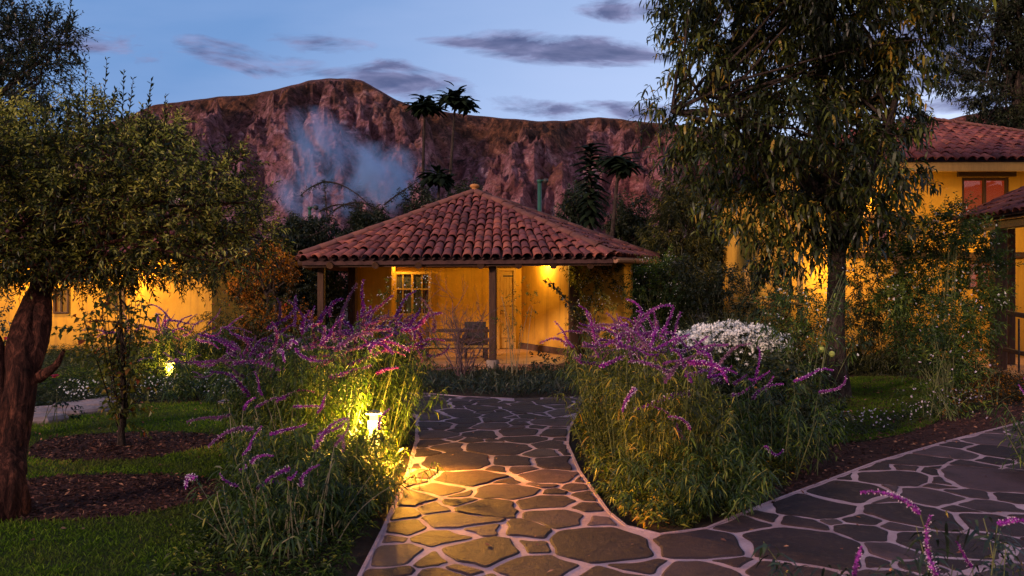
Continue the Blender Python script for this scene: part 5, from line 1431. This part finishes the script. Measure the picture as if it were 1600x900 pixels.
def salvia(label, base_pts, tops, seed, spikes, m=M['leaf_salvia'], leaf=(.105, .014), k=44, side=2, name='salvia_bush', sm=None, dirbias=(0, 0), spikesc=1.0, group='purple salvia bushes', droopy=.9, sr=.0045):
    """base_pts (n,2), tops (n,3) absolute; spikes = number of stems that end in a flower spike"""
    rng = np.random.RandomState(seed); base_pts = np.array(base_pts); tops = np.array(tops); n = len(tops)
    b = np.array([*base_pts.mean(0), 0.]); t = thing(name, label, 'flowering plant', tuple(b), group=group)
    B = np.c_[base_pts, np.full(n, -.02)] - b; Tp = tops - b
    mid = B * .45 + Tp * .55 + np.c_[rng.normal(0, .05, (n, 2)), Tp[:, 2] * .15]
    kk = 9; tt = np.linspace(0, 1, kk)[None, :, None]
    P = (1 - tt) ** 2 * B[:, None] + 2 * tt * (1 - tt) * mid[:, None] + tt ** 2 * Tp[:, None]
    mb = MB(); V, q = tubes(P, np.linspace(sr, sr * .5, kk)[None], 4); mb.add(V, quad=q); mb.obj('stems', sm or M['stem_green'], t, kind='stuff')
    f = rng.uniform(.12, 1, (n, k)) ** .85 * (kk - 1); i0 = np.clip(f.astype(int), 0, kk - 2); fr = (f - i0)[..., None]
    ii = np.arange(n)[:, None]; LP = P[ii, i0] * (1 - fr) + P[ii, i0 + 1] * fr; tg = nrm(P[ii, i0 + 1] - P[ii, i0])
    ph = rng.uniform(0, 2 * pi, (n, k)); out_ = np.stack([np.cos(ph), np.sin(ph), rng.normal(.15, .3, (n, k))], -1)
    d = nrm(out_ + tg * .5)
    ln = leaf[0] * rng.uniform(.5, 1.25, (n, k)); V, tri, vc = leafgeo(LP.reshape(-1, 3), d.reshape(-1, 3), ln.ravel(), leaf[1] * rng.uniform(.7, 1.2, n * k), rng, droopy, .3, 2)
    a = np.clip(.40 + rng.normal(0, .22, (n, k)) + .12 * (f / kk - .5), 0, 1); lf = MB().add(V, tri=tri, a=np.repeat(a.ravel(), vc))
    if side:
        O = LP[:, :side * 2].reshape(-1, 3); m_ = len(O)
        shoots(lf, rng, O, np.c_[rng.normal(0, .8, (m_, 2)), rng.uniform(.1, .9, m_)], rng.uniform(.10, .24, m_), 9, leaf[0] * .8, leaf[1], 55, .4, droopy * .7, 2)
    lf.obj('foliage', m, t, kind='stuff')
    idx = rng.choice(n, min(spikes, n), replace=False); 
    # favour the tallest stems
    idx = np.argsort(-(tops[:, 2] + rng.normal(0, .12, n)))[:spikes]
    for i in idx:
        d = P[i, -1] - P[i, -3]; az_ = math.atan2(d[1] + dirbias[1] + rng.normal(0, .05), d[0] + dirbias[0] + rng.normal(0, .12))
        s_ = spikesc * rng.uniform(.75, 1.2)
        link('flower_spike', SPK[rng.randint(len(SPK))], t, loc=P[i, -1], rot=(rng.normal(0, .9), rng.normal(-.15, .45), az_), scale=(s_, s_, s_))
    return t
def ell(rng, n, cx, cy, rx, ry):
    a = rng.uniform(0, 2 * pi, n); r = np.sqrt(rng.uniform(0, 1, n)); return np.c_[cx + rx * r * np.cos(a), cy + ry * r * np.sin(a)]
def tops_from(rng, base, hmin, hmax, spread, bias=(0, 0, 0)):
    c = base.mean(0); n = len(base); o = base - c
    return np.c_[base + o * spread + rng.normal(0, .10, (n, 2)) + np.array(bias[:2]), rng.uniform(hmin, hmax, n) - .22 * np.hypot(*(o / np.maximum(np.ptp(base, 0) / 2, .1)).T) * (hmax - hmin) * 2 + bias[2]]

rng = np.random.RandomState(80)
# big bush left of the path: back mass and front skirt
bs = ell(rng, 230, -1.75, 8.0, .62, 1.0); bs = bs[~((bs[:, 0] > -1.52) & (bs[:, 1] < 7.75))]; tp = tops_from(rng, bs, .85, 1.42, .42, (.08, 0, .04))
salvia('largest purple salvia bush, arching over the left edge of the path', bs, tp, 81, 105, k=52, side=3, dirbias=(.10, -.02), spikesc=.92)
bs = ell(rng, 70, -2.45, 8.3, .36, .7); tp = tops_from(rng, bs, .65, 1.20, .4, (-.05, 0, 0))
salvia('purple salvia leaning over the left lawn beside the largest bush', bs, tp, 82, 26, k=46, dirbias=(-.2, -.05), spikesc=.95)
bs = ell(rng, 120, -1.50, 6.05, .42, .80); bs = bs[~((bs[:, 0] > -1.62) & (bs[:, 1] > 6.25))]; tp = tops_from(rng, bs, .30, .75, .45)
salvia('low leafy salvia skirt beside the lit bollard and the path', bs, tp, 83, 5, k=46, group=None, spikesc=.7)
bs = ell(rng, 44, -1.42, 5.05, .34, .35); tp = tops_from(rng, bs, .40, .80, .5)
salvia('sparse salvia with tall pale stems at the bottom of the photo left of the path', bs, tp, 84, 12, k=24, side=1, sm=M['stem_pale'], group=None, spikesc=.62, sr=.0045)
bs = ell(rng, 12, -1.98, 6.4, .15, .4); tp = tops_from(rng, bs, .65, .92, .1)
salvia('thin stemmed salvia standing alone at the lawn edge', bs, tp, 85, 6, k=26, side=0, sm=M['stem_pale'], group=None, spikesc=.7, sr=.005)
bs = ell(rng, 34, -1.12, 6.25, .14, .75); tp = tops_from(rng, bs, .16, .36, .5, (.05, 0, 0))
salvia('low salvia runners trailing over the path kerb below the lit garden light', bs, tp, 94, 0, k=30, side=1, group=None)
bs = ell(rng, 46, -1.36, 6.9, .14, .16); tp = tops_from(rng, bs, .30, .54, .8, (0, 0, 0))
salvia('few lit salvia stems standing right in front of the garden light', bs, tp, 95, 0, k=26, side=1, group=None)
# bush right of the path
bs = ell(rng, 130, 1.25, 7.3, .52, .95); tp = tops_from(rng, bs, .80, 1.34, .35, (0, 0, 0))
salvia('tall salvia hedge of ochre tinted leaves right of the path', bs, tp, 86, 62, M['leaf_salvia_dry'], k=56, side=2, dirbias=(-.05, -.05), spikesc=.9)
bs = ell(rng, 60, 1.35, 9.0, .5, .6); tp = tops_from(rng, bs, .9, 1.40, .4, (-.15, 0, 0))
salvia('purple salvia behind the ochre tinted one, leaning towards the cottage wall', bs, tp, 87, 32, k=44, dirbias=(-.3, 0), spikesc=.9)
bs = ell(rng, 70, 1.35, 6.05, .45, .40); tp = tops_from(rng, bs, .25, .62, .5)
salvia('low green salvia tuft at the tip of the right flower bed', bs, tp, 88, 3, k=40, group=None, spikesc=.6)
bs = ell(rng, 40, 2.35, 7.2, .4, .5); tp = tops_from(rng, bs, .5, .98, .5)
salvia('loose salvia with few flowers between ochre hedge and tall milkweed', bs, tp, 89, 9, k=36, group=None, dirbias=(.2, 0), spikesc=.8)
# far salvia before the left cottage
bs = ell(rng, 70, -6.4, 15.2, .8, .8); tp = tops_from(rng, bs, .7, 1.12, .35)
salvia('distant violet salvia below the left cottage wall', bs, tp, 90, 40, k=40, leaf=(.13, .022), spikesc=1.0)
bs = ell(rng, 36, -4.4, 12.0, .6, .5); tp = tops_from(rng, bs, .35, .85, .6)
salvia('small salvia at the far edge of the left lawn', bs, tp, 91, 12, k=40, leaf=(.12, .02), spikesc=.7)
# out of focus foreground, bottom right, and the one peeping in at the right edge
bs = ell(rng, 40, 1.50, 2.62, .30, .16); tp = tops_from(rng, bs, .60, .96, .7, (.0, -.0, 0))
salvia('blurred dark salvia in the bottom right corner', bs, tp, 92, 8, M['leaf_dark'], k=34, group=None, spikesc=.42, sr=.003)
bs = ell(rng, 22, 4.75, 6.9, .25, .25); tp = tops_from(rng, bs, .55, .85, .5, (-.1, 0, 0))
salvia('salvia peeping in at the right edge above the path', bs, tp, 93, 7, k=34, group=None, spikesc=.7, dirbias=(-.4, 0))

# ---- garden lights
def bollard(label, x, y, h_, power, seed=0, r=.055):
    t = thing('garden_light', label, 'garden light', (x, y, 0), group='low garden lights')
    mb = MB(); mb.lathe([(0, 0), (r * 1.5, 0), (r * 1.5, .015), (r, .02), (r, h_ - .10), (r * .92, h_ - .095), (0, h_ - .09)], n=18); mb.obj('post', M['lamp_grey'], t, True)
    mb = MB(); mb.lathe([(0, h_ - .09), (r * .7, h_ - .088), (r * .7, h_ - .03), (0, h_ - .028)], n=16); mb.obj('lit_glass', M['glow'], t, True)
    mb = MB(); mb.lathe([(r * .85, h_ - .028), (r * 1.35, h_ - .03), (r * 1.3, h_ - .012), (.0, h_ + .01)], n=18); mb.obj('cap', M['lamp_grey'], t, True)
    for dx, dy in ((r + .04, 0), (-r - .04, 0), (0, -r - .04)):
        lamp('bollard_light', (x + dx, y + dy, h_ - .07), power / 3, .03, (1., .52, .07))
lamp('bollard_louvre_light', (PX(584, 7.35) + .11, 7.25, .46), 820, .05, (1., .38, .03), 100, (-.45, 6.45, 0))
bollard('lit white garden light half hidden in the largest salvia bush beside the path', PX(584, 7.35), 7.35, .52, 300)
bollard('glowing garden light in the bed below the left cottage', PX(265, 14.2), 14.2, .34, 150)

# ---- undergrowth
def undergrowth(name, label_rng, poly, n, m, h_=(.08, .25), k=9, ll=.06, lw=.018, holes=(), ang=50, droop=.3, ld=.3, seg=1, tint0=.4, lean=.5, parts=None):
    rng = np.random.RandomState(label_rng); p = scatter(rng, poly, n, holes); n = len(p)
    mb = MB(); keep = (fbm(p[:, 0] * 1.1, p[:, 1] * 1.1, label_rng, 3) - .5) * 1.0
    hh = rng.uniform(h_[0], h_[1], n) * (1 + 1.2 * keep)
    shoots(mb, rng, np.c_[p, np.zeros(n)], np.c_[rng.normal(0, lean, (n, 2)), np.ones(n)], hh, k, ll, lw, ang, droop, ld, seg, np.clip(tint0 + keep * .8, 0, 1))
    return mb.obj(name, m, kind='stuff')
BED_L = [(-2.0, 4.3), (-1.0, 4.4), (-.98, 5.4), (-1.03, 7.0), (-1.14, 8.5), (-1.4, 10.3), (-2.2, 11.0), (-4.2, 11.3), (-3.5, 11.1), (-3.0, 9.8), (-2.75, 8.0), (-2.25, 6.2)]
undergrowth('undergrowth', 101, BED_L, 2600, M['leaf_salvia'], (.06, .22), 9, .07, .014, ld=.5)
BED_R = [(.72, 7.1), (.70, 8.3), (.8, 9.3), (1.0, 10.5), (1.4, 11.0), (3.0, 11.3), (3.4, 13), (5.2, 14.5), (4.8, 12.2), (3.7, 10.4), (3.1, 8.3), (2.4, 6.9), (1.9, 6.15), (1.32, 5.5), (1.0, 5.4), (.84, 5.6)]
undergrowth('undergrowth', 102, BED_R, 4200, M['leaf_salvia_dry'], (.08, .30), 10, .075, .016, ld=.5)
undergrowth('undergrowth', 103, [(-10.5, 8.5), (-8.6, 10.1), (-6.2, 10.9), (-5.0, 11.9), (-4.3, 12.6), (-2.6, 12.7), (-3.0, 15.5), (-4.7, 16.0), (-4.9, 20), (-7.3, 20.2), (-14, 20.1), (-14, 12)], 9000, M['leaf_grey'], (.12, .50), 12, .10, .022, ld=.4, tint0=.3)
undergrowth('undergrowth', 104, [(-7.5, 11.6), (-4.3, 12.6), (-3.2, 14), (-5, 18), (-8, 18)], 1400, M['leaf_fresh'], (.25, .7), 16, .10, .02, ld=.4, tint0=.4)
undergrowth('undergrowth', 105, [(2.9, 12.5), (3.4, 14), (6.2, 17), (8.6, 18), (8.8, 14.6), (7.4, 15.2), (6.0, 15.2), (4.8, 12.8)], 2600, M['leaf_hedge'], (.1, .5), 12, .09, .022, ld=.4)
undergrowth('undergrowth', 106, [(5.4, 10.0), (6.9, 12.4), (7.8, 14.9), (9.0, 15.2), (8.8, 12.9), (8.6, 12.1), (6.6, 11.1)], 1500, M['leaf_orange'], (.08, .34), 10, .07, .02, ld=.4, tint0=.35)
# strap leaves before the veranda
rng = np.random.RandomState(107)
p = scatter(rng, [(-2.7, 12.75), (-1.3, 12.55), (-.6, 12.15), (0, 11.98), (.9, 12.15), (2.8, 12.6), (2.9, 15.6), (-3.1, 15.8)], 5200)
mb = MB(); n = len(p); V, tri, vc = leafgeo(np.c_[p, np.full(n, -.01)], np.c_[rng.normal(0, .55, (n, 2)), np.ones(n)], .38 * rng.uniform(.5, 1.3, n), .016, rng, .45, .15, 2)
mb.add(V, tri=tri, a=np.repeat(np.clip(rng.normal(.35, .25, n), 0, 1), vc)); mb.obj('border_grass', M['grass_long'], kind='stuff')
# low pale flowers at the lawn's far edge and along the right path
rng = np.random.RandomState(108)
for poly, n, z, m_, sz in (([(-6.3, 10.9), (-4.6, 11.7), (-3.4, 11.5), (-3.3, 12.2), (-5, 13), (-6.6, 12)], 420, (.08, .3), M['daisy'], .035),
                   ([(3.1, 8.5), (4.2, 8.9), (5.3, 10.0), (6.6, 11.0), (6.9, 11.9), (5.2, 10.6), (3.6, 9.2)], 230, (.06, .22), M['petal_white'], .03),
                   ([(-9, 9.9), (-6.6, 10.6), (-6.9, 11.4), (-9, 11)], 300, (.06, .25), M['daisy'], .03)):
    p = scatter(rng, poly, n); mb = MB(); disc(mb, rng, np.c_[p, rng.uniform(*z, len(p))], sz); mb.obj('low_flowers', m_, kind='stuff')
    undergrowth('ground_cover', int(n), poly, n * 2, M['leaf_grey'], (.05, .2), 8, .05, .018)
# pale rocks edging the lawn
rng = np.random.RandomState(109)
for k, (px, py, w_, lab) in enumerate(((95, 646, .55, 'long flat pale rock at the left lawn edge'), (135, 636, .42, 'flat pale rock nearest the sapling at the lawn edge'), (55, 658, .35, 'small pale rock beside the leaning trunk'), (170, 630, .25, 'small rounded rock behind the sapling'))):
    x, y = G(px, py); nn = 16; an = np.linspace(0, 2 * pi, nn, endpoint=False)
    mb = MB(); prof = [(1.0, -.03), (1.0, .035), (.9, .07), (.5, .085), (0.0, .09)]
    V = [(w_ * r_ * cos(a) * (1 + .18 * sin(2 * a + k) + .08 * sin(5 * a)), .26 * r_ * sin(a) * (1 + .1 * cos(3 * a + k)), z * (1 + .2 * sin(a + k))) for r_, z in prof for a in an]
    mb.add(V, quad=[(i * nn + j, i * nn + (j + 1) % nn, (i + 1) * nn + (j + 1) % nn, (i + 1) * nn + j) for i in range(4) for j in range(nn)])
    o = mb.obj('rock', M['rock'], loc=(x, y, 0)); tag(o, lab, 'rock', 'pale rocks along the lawn')

# ---- individual shrubs
def blob(px, py, D, r, rx=None): return (*Q(px, py, D), rx or r, r, r)
# bare shrub before the veranda
def bare_shrub():
    rng = np.random.RandomState(120); x, y = PX(722, 14.2), 14.2
    t = thing('bare_shrub', 'leafless shrub with thin purplish twigs in front of the veranda', 'shrub', (x, y, 0))
    paths, rad = [], []
    def grow(p, d, L, r, lvl):
        k = 7; pts = [p]; dd = d
        for i in range(k - 1): dd = nrm(dd + rng.normal(0, .16, 3) + np.array([0, 0, .03])); pts.append(pts[-1] + dd * L / k)
        paths.append(pts); rad.append(np.linspace(r, r * .5, k))
        if lvl < 4:
            for _ in range(3 if lvl < 2 else 2):
                i = rng.randint(2, k); grow(pts[i], nrm(dd + rng.normal(0, .55, 3) + [0, 0, .15]), L * rng.uniform(.5, .85), r * .6, lvl + 1)
    for i in range(11): grow(np.array([rng.normal(0, .06), rng.normal(0, .06), -.02]), nrm(np.array([rng.normal(0, .38), rng.normal(0, .3), 1])), rng.uniform(.7, 1.0), .016, 0)
    V, q = tubes(np.array(paths), np.array(rad), 4); MB().add(V, quad=q).obj('branches', M['twig'], t)
    E_ = np.array([p_[-1] for p_ in paths]); E_ = E_[rng.rand(len(E_)) < .45]; mb = MB(); shoots(mb, rng, E_, rng.normal(0, 1, (len(E_), 3)), .05, 4, .03, .012, 50)
    mb.obj('leaves', M['leaf_heart'], t, kind='stuff')
bare_shrub()
shrub('young_shrub', 'airy small leaved sapling standing before the veranda door', PX(806, 14.6), 14.6, [blob(px, py, 14.6, r) for px, py, r in ((800, 470, .16), (822, 455, .14), (790, 500, .18), (812, 500, .2), (830, 480, .13), (800, 535, .16), (815, 445, .10), (838, 460, .09), (785, 465, .09))],
      M['leaf_fresh'], seed=121, dens=26, L=.17, k=9, ll=.045, lw=.02, stems=10, sm=M['stem_pale'], tint0=.5)
shrub('young_shrub', 'airy shrub with whitish flowers standing before the cottage window', PX(640, 15.4), 15.4, [blob(px, py, 15.4, r) for px, py, r in ((590, 475, .2), (615, 465, .2), (640, 455, .18), (655, 480, .2), (630, 500, .24), (600, 510, .24), (665, 440, .12), (580, 500, .16), (610, 440, .10))],
      M['leaf_fresh'], seed=139, dens=34, L=.18, k=9, ll=.055, lw=.022, stems=12, flowers=(M['daisy'], .035, 90, None), tint0=.45)
shrub('rose_bush', 'small dark bushy rose at the veranda edge right of the sapling', PX(848, 14.9), 14.9, [blob(px, py, 14.9, r) for px, py, r in ((848, 575, .15), (840, 560, .13), (858, 562, .12), (850, 585, .16))], M['leaf_dark'], seed=122, dens=40, L=.12, k=8, ll=.07, lw=.045, stems=5)
# climber on the right wall of the cottage
cl = [blob(px, py, 17.35 + d_, r, None) for px, py, r, d_ in ((905, 430, .26, 0), (935, 415, .30, 0), (925, 450, .28, 0), (955, 430, .22, .1), (915, 480, .22, 0), (945, 475, .18, 0), (905, 500, .20, 0), (925, 515, .16, 0), (965, 455, .12, 0), (960, 410, .16, 0), (890, 415, .12, -.1), (910, 405, .15, 0))]
shrub('climbing_shrub', 'climbing shrub with tiny pale flowers covering the cottage wall by the corner post', PX(925, 17.3), 17.3, cl, M['leaf_olive'], 'climber', 123, 60, .2, 10, .07, .03, stems=16, flowers=(M['daisy'], .035, 200, None), tint0=.45)
# one arching branch across the lit wall
t = thing('arching_branch', 'dark leafy branch arching diagonally across the lit cottage wall', 'branch', (PX(925, 16.6), 16.6, 0)); o_ = np.array([PX(925, 16.6), 16.6, 0])
P = np.array([Q(930, 590, 16.6), Q(925, 520, 16.6), Q(905, 492, 16.5), Q(885, 470, 16.5), Q(868, 450, 16.5), Q(855, 434, 16.5)]) - o_
V, q = tubes(P[None], np.linspace(.02, .008, 6)[None], 5); MB().add(V, quad=q).obj('stem', M['bark'], t)
mb = MB(); i = rng.randint(2, 6, 30); f = rng.rand(30)[:, None]; i0 = np.clip(i - 1, 1, 4); shoots(mb, rng, P[i0] * (1 - f) + P[i0 + 1] * f if True else P[i], rng.normal(0, 1, (30, 3)), .1, 5, .09, .06, 60, .1, .2, 1, np.full(30, .4)); mb.obj('leaves', M['leaf_dark'], t, kind='stuff')
# shrub right of the cottage
cl = [blob(px, py, 16.8 + rng.uniform(-.4, .4), r) for px, py, r in ((1000, 440, .30), (1030, 430, .30), (1050, 460, .28), (1010, 480, .34), (1040, 500, .32), (1000, 520, .3), (1065, 490, .25), (990, 560, .3), (1030, 550, .34), (1010, 415, .16), (1045, 405, .14))]
shrub('white_flowering_shrub', 'tall green shrub with tiny white flowers just right of the cottage wall', PX(1020, 16.8), 16.8, cl, M['leaf_fresh'], seed=124, dens=60, L=.26, k=12, ll=.09, lw=.028, stems=18, flowers=(M['daisy'], .032, 170, None), tint0=.3)
# ornamental grass
def tuft(label, x, y, n, H, seed, m=M['leaf_grey'], plume=True):
    rng = np.random.RandomState(seed); t = thing('ornamental_grass', label, 'grass tuft', (x, y, 0))
    p = rng.normal(0, .10, (n, 2)); d = np.c_[p * 3.2 + rng.normal(0, .22, (n, 2)), np.ones(n)]
    V, tri, vc = leafgeo(np.c_[p, np.zeros(n)], d, H * rng.uniform(.45, 1.05, n), .013, rng, .22, .1, 2)
    MB().add(V, tri=tri, a=np.repeat(rng.uniform(.1, .8, n), vc)).obj('blades', m, t, kind='stuff')
tuft('tall upright grass tuft behind the white daisy bush', PX(1150, 11.2), 11.2, 900, 1.9, 125, M['leaf_willow'])
tuft('grass tuft arching over at the left end of the daisy bush', PX(1085, 10.8), 10.8, 400, 1.35, 126, M['leaf_willow'])
# daisy bush
cl = [(*Q(px, py, 9.8 + rng.uniform(-.3, .3)), r * 1.15, r * 1.2, r * (.55 if py < 540 else 1)) for px, py, r in ((1080, 535, .22), (1110, 525, .24), (1140, 520, .24), (1175, 525, .24), (1205, 535, .2), (1100, 570, .3), (1150, 570, .34), (1190, 570, .28), (1075, 565, .2), (1120, 620, .3), (1170, 630, .34), (1215, 620, .25))]
shrub('daisy_bush', 'bush topped with a dense band of white daisies behind the right salvia', PX(1140, 9.8), 9.8, cl, M['leaf_grey'], 'daisy bush', 127, 55, .16, 12, .055, .016, stems=26,
      flowers=(M['daisy'], .070, 1500, lambda P: (PZ(545, 9.8) + rng.normal(0, .09, len(P)) < P[:, 2])), tint0=.3)
# leafy mass below the daisies
cl = [blob(px, py, 8.3 + rng.uniform(-.5, .5), r) for px, py, r in ((1130, 600, .22), (1170, 620, .25), (1210, 590, .24), (1160, 660, .26), (1210, 660, .28), (1250, 640, .25), (1190, 710, .26), (1240, 710, .26), (1140, 720, .24), (1270, 690, .2), (1290, 640, .2))]
shrub('broadleaf_shrub', 'dense dark shrub with broad leaves between the daisies and the path', PX(1190, 8.3), 8.3, cl, M['leaf_hedge'], seed=128, dens=62, L=.15, k=9, ll=.075, lw=.045, stems=20, tint0=.55, flowers=(M['petal_orange'], .05, 7, None))
# milkweed with balloon pods
def milkweed():
    x, y = PX(1262, 8.9), 8.9
    cl = [blob(px, py, y + rng.uniform(-.25, .25), r, r) for px, py, r in ((1240, 480, .20), (1270, 500, .2), (1225, 520, .2), (1255, 540, .2), (1290, 530, .14), (1230, 570, .18), (1270, 580, .2), (1300, 470, .16), (1320, 430, .12), (1215, 470, .14), (1250, 450, .12), (1335, 540, .10), (1200, 500, .14), (1310, 500, .13))]
    t = shrub('milkweed', 'tall narrow leaved milkweed with pale green balloon pods before the big trunk', x, y, cl, M['leaf_fresh'], 'milkweed', 129, 44, .3, 12, .095, .019, .35, stems=16, sm=M['stem_green'], seg=2, droop=.1, ang=42, flowers=(M['daisy'], .03, 60, None))
    for k, (px, py) in enumerate(((1284, 546), (1300, 553))):
        mb = MB(); r = .034; pr = [(0, -r), (r * .6, -r * .8), (r, 0), (r * .7, r * .7), (0, r)]; mb.lathe(pr, np.array(Q(px, py, 8.5)) - np.array([x, y, 0]), 10); mb.obj('seed_pod', M['seed'], t, True)
milkweed()
# white-flowered oleander-like shrub right
cl = []
for px, py, r in ((1400, 410, .30), (1440, 380, .34), (1480, 365, .34), (1520, 390, .32), (1550, 420, .22), (1420, 450, .34), (1470, 430, .36), (1510, 450, .34), (1545, 470, .24), (1395, 470, .24), (1440, 500, .32), (1490, 510, .34), (1530, 520, .26), (1410, 530, .22), (1470, 560, .3), (1515, 570, .26), (1380, 400, .16), (1500, 335, .14), (1540, 365, .18), (1460, 345, .12)):
    cl.append(blob(px, py, 12.3 + rng.uniform(-.5, .5), r))
shrub('white_flowered_shrub', 'large dark green shrub with white flower sprays before the guest house', PX(1470, 12.3), 12.3, cl, M['leaf_fresh'], 'shrub', 130, 90, .24, 12, .085, .028, stems=34, flowers=(M['daisy'], .05, 230, lambda P: P[:, 2] > 1.2), tint0=.34, toptint=.25)
shrub('thin_sapling', 'tall thin stemmed leafy shrub at the path edge below the white flowered shrub', PX(1478, 10.0), 10.0, [blob(px, py, 10.0 + rng.uniform(-.3, .3), r) for px, py, r in ((1470, 600, .22), (1495, 570, .24), (1450, 620, .18), (1505, 620, .22), (1480, 530, .24), (1475, 650, .2), (1520, 560, .18), (1440, 570, .18), (1460, 490, .2), (1500, 480, .2), (1445, 530, .2), (1425, 620, .12), (1530, 500, .16), (1520, 650, .16))], M['leaf_fresh'], seed=131, dens=34, L=.22, k=10, ll=.085, lw=.019, stems=16, sm=M['stem_green'], flowers=(M['petal_white'], .035, 50, None), tint0=.42)
shrub('thin_sapling', 'reddish leaved sapling beside the porch floor at the right', PX(1545, 11.2), 11.2, [blob(px, py, 11.2, r) for px, py, r in ((1540, 600, .2), (1560, 580, .16), (1530, 570, .16), (1550, 630, .2), (1585, 610, .14), (1520, 620, .18))], M['leaf_orange'], seed=132, dens=30, L=.2, k=9, ll=.06, lw=.022, stems=12, tint0=.4)
# willow behind, orange backlit, between the trunk and the white shrub
cl = [blob(px, py, 15.4 + rng.uniform(-.5, .5), r) for px, py, r in ((1350, 450, .45), (1380, 490, .4), (1345, 510, .45), (1250, 480, .4), (1220, 520, .4), (1270, 540, .45), (1370, 550, .4), (1320, 560, .4), (1200, 560, .4), (1400, 570, .35), (1430, 540, .35))]
shrub('thicket', 'dim thicket of fine leaves behind the big trunk before the lit wall', PX(1310, 15.4), 15.4, cl, M['leaf_willow'], 'shrub', 133, 46, .36, 13, .10, .024, .6, .1, stems=30, tint0=.25, droop=.4)
cl = [blob(px, py, 16.2 + rng.uniform(-.6, .6), r) for px, py, r in ((1090, 470, .4), (1120, 510, .4), (1080, 540, .45), (1070, 430, .35), (1130, 440, .35), (1160, 500, .35), (1130, 560, .4), (1190, 450, .3))]
shrub('dark_shrub', 'dark reddish shrub in the shade behind the ornamental grass', PX(1110, 16.2), 16.2, cl, M['leaf_hedge'], 'shrub', 134, 60, .3, 12, .10, .04, stems=20, tint0=.3)
# plants at the left
cl = [blob(px, py, 16.2 + rng.uniform(-.5, .5), r) for px, py, r in ((350, 500, .35), (380, 520, .35), (340, 540, .35), (400, 550, .35), (370, 570, .35), (430, 530, .35), (460, 550, .3), (430, 490, .3), (490, 540, .3))]
shrub('fuchsia_shrub', 'loose arching shrub with sparse pink flowers under the rusty bush', PX(380, 16.2), 16.2, cl, M['leaf_willow'], 'shrub', 135, 42, .36, 11, .09, .022, .5, .2, stems=26, droop=.5, tint0=.35, flowers=(M['petal_red'], .05, 26, None))
for k, (px, py, D, lab) in enumerate(((12, 545, 9.6, 'rose plant with one pink bloom left of the leaning trunk'), (85, 590, 9.2, 'rose plant with a bright red bloom right of the leaning trunk'))):
    x = PX(px, D); cl = [blob(px + rng.uniform(-30, 30), py + rng.uniform(0, 60), D, .12) for _ in range(6)]
    t = shrub('rose_bush', lab, x, D, cl, M['leaf_dark'], 'rose', 136 + k, 16, .14, 7, .06, .035, stems=7, group='roses near the leaning tree', tint0=.5)
    mb = MB(); c = np.array(Q(px, py - 14 * (1 - k), D)) - np.array([x, D, 0]); 
    for rr, zz in ((.018, .02), (.032, .01), (.045, -.005)):
        nn = 6; an = np.linspace(0, 2 * pi, nn, endpoint=False) + rr * 40; T = np.c_[np.cos(an), np.sin(an), np.full(nn, 1.2 - rr * 22)]
        V, tri, vc = leafgeo(np.tile(c, (nn, 1)), T, np.full(nn, rr * 1.3), np.full(nn, rr * 1.2), rng, -.1, .4, 2); mb.add(V, tri=tri, a=rng.uniform(.2, .9))
    mb.obj('bloom', M['petal_red'], t)
shrub('hanging_shrub', 'leafy young shrub at the far left edge before the ochre wall', PX(12, 12), 12, [blob(px, py, 12, r) for px, py, r in ((5, 480, .25), (20, 510, .22), (0, 540, .25), (25, 470, .16), (-20, 500, .3))], M['leaf_dark'], seed=138, dens=16, L=.2, k=8, ll=.08, lw=.04, stems=9, tint0=.6)
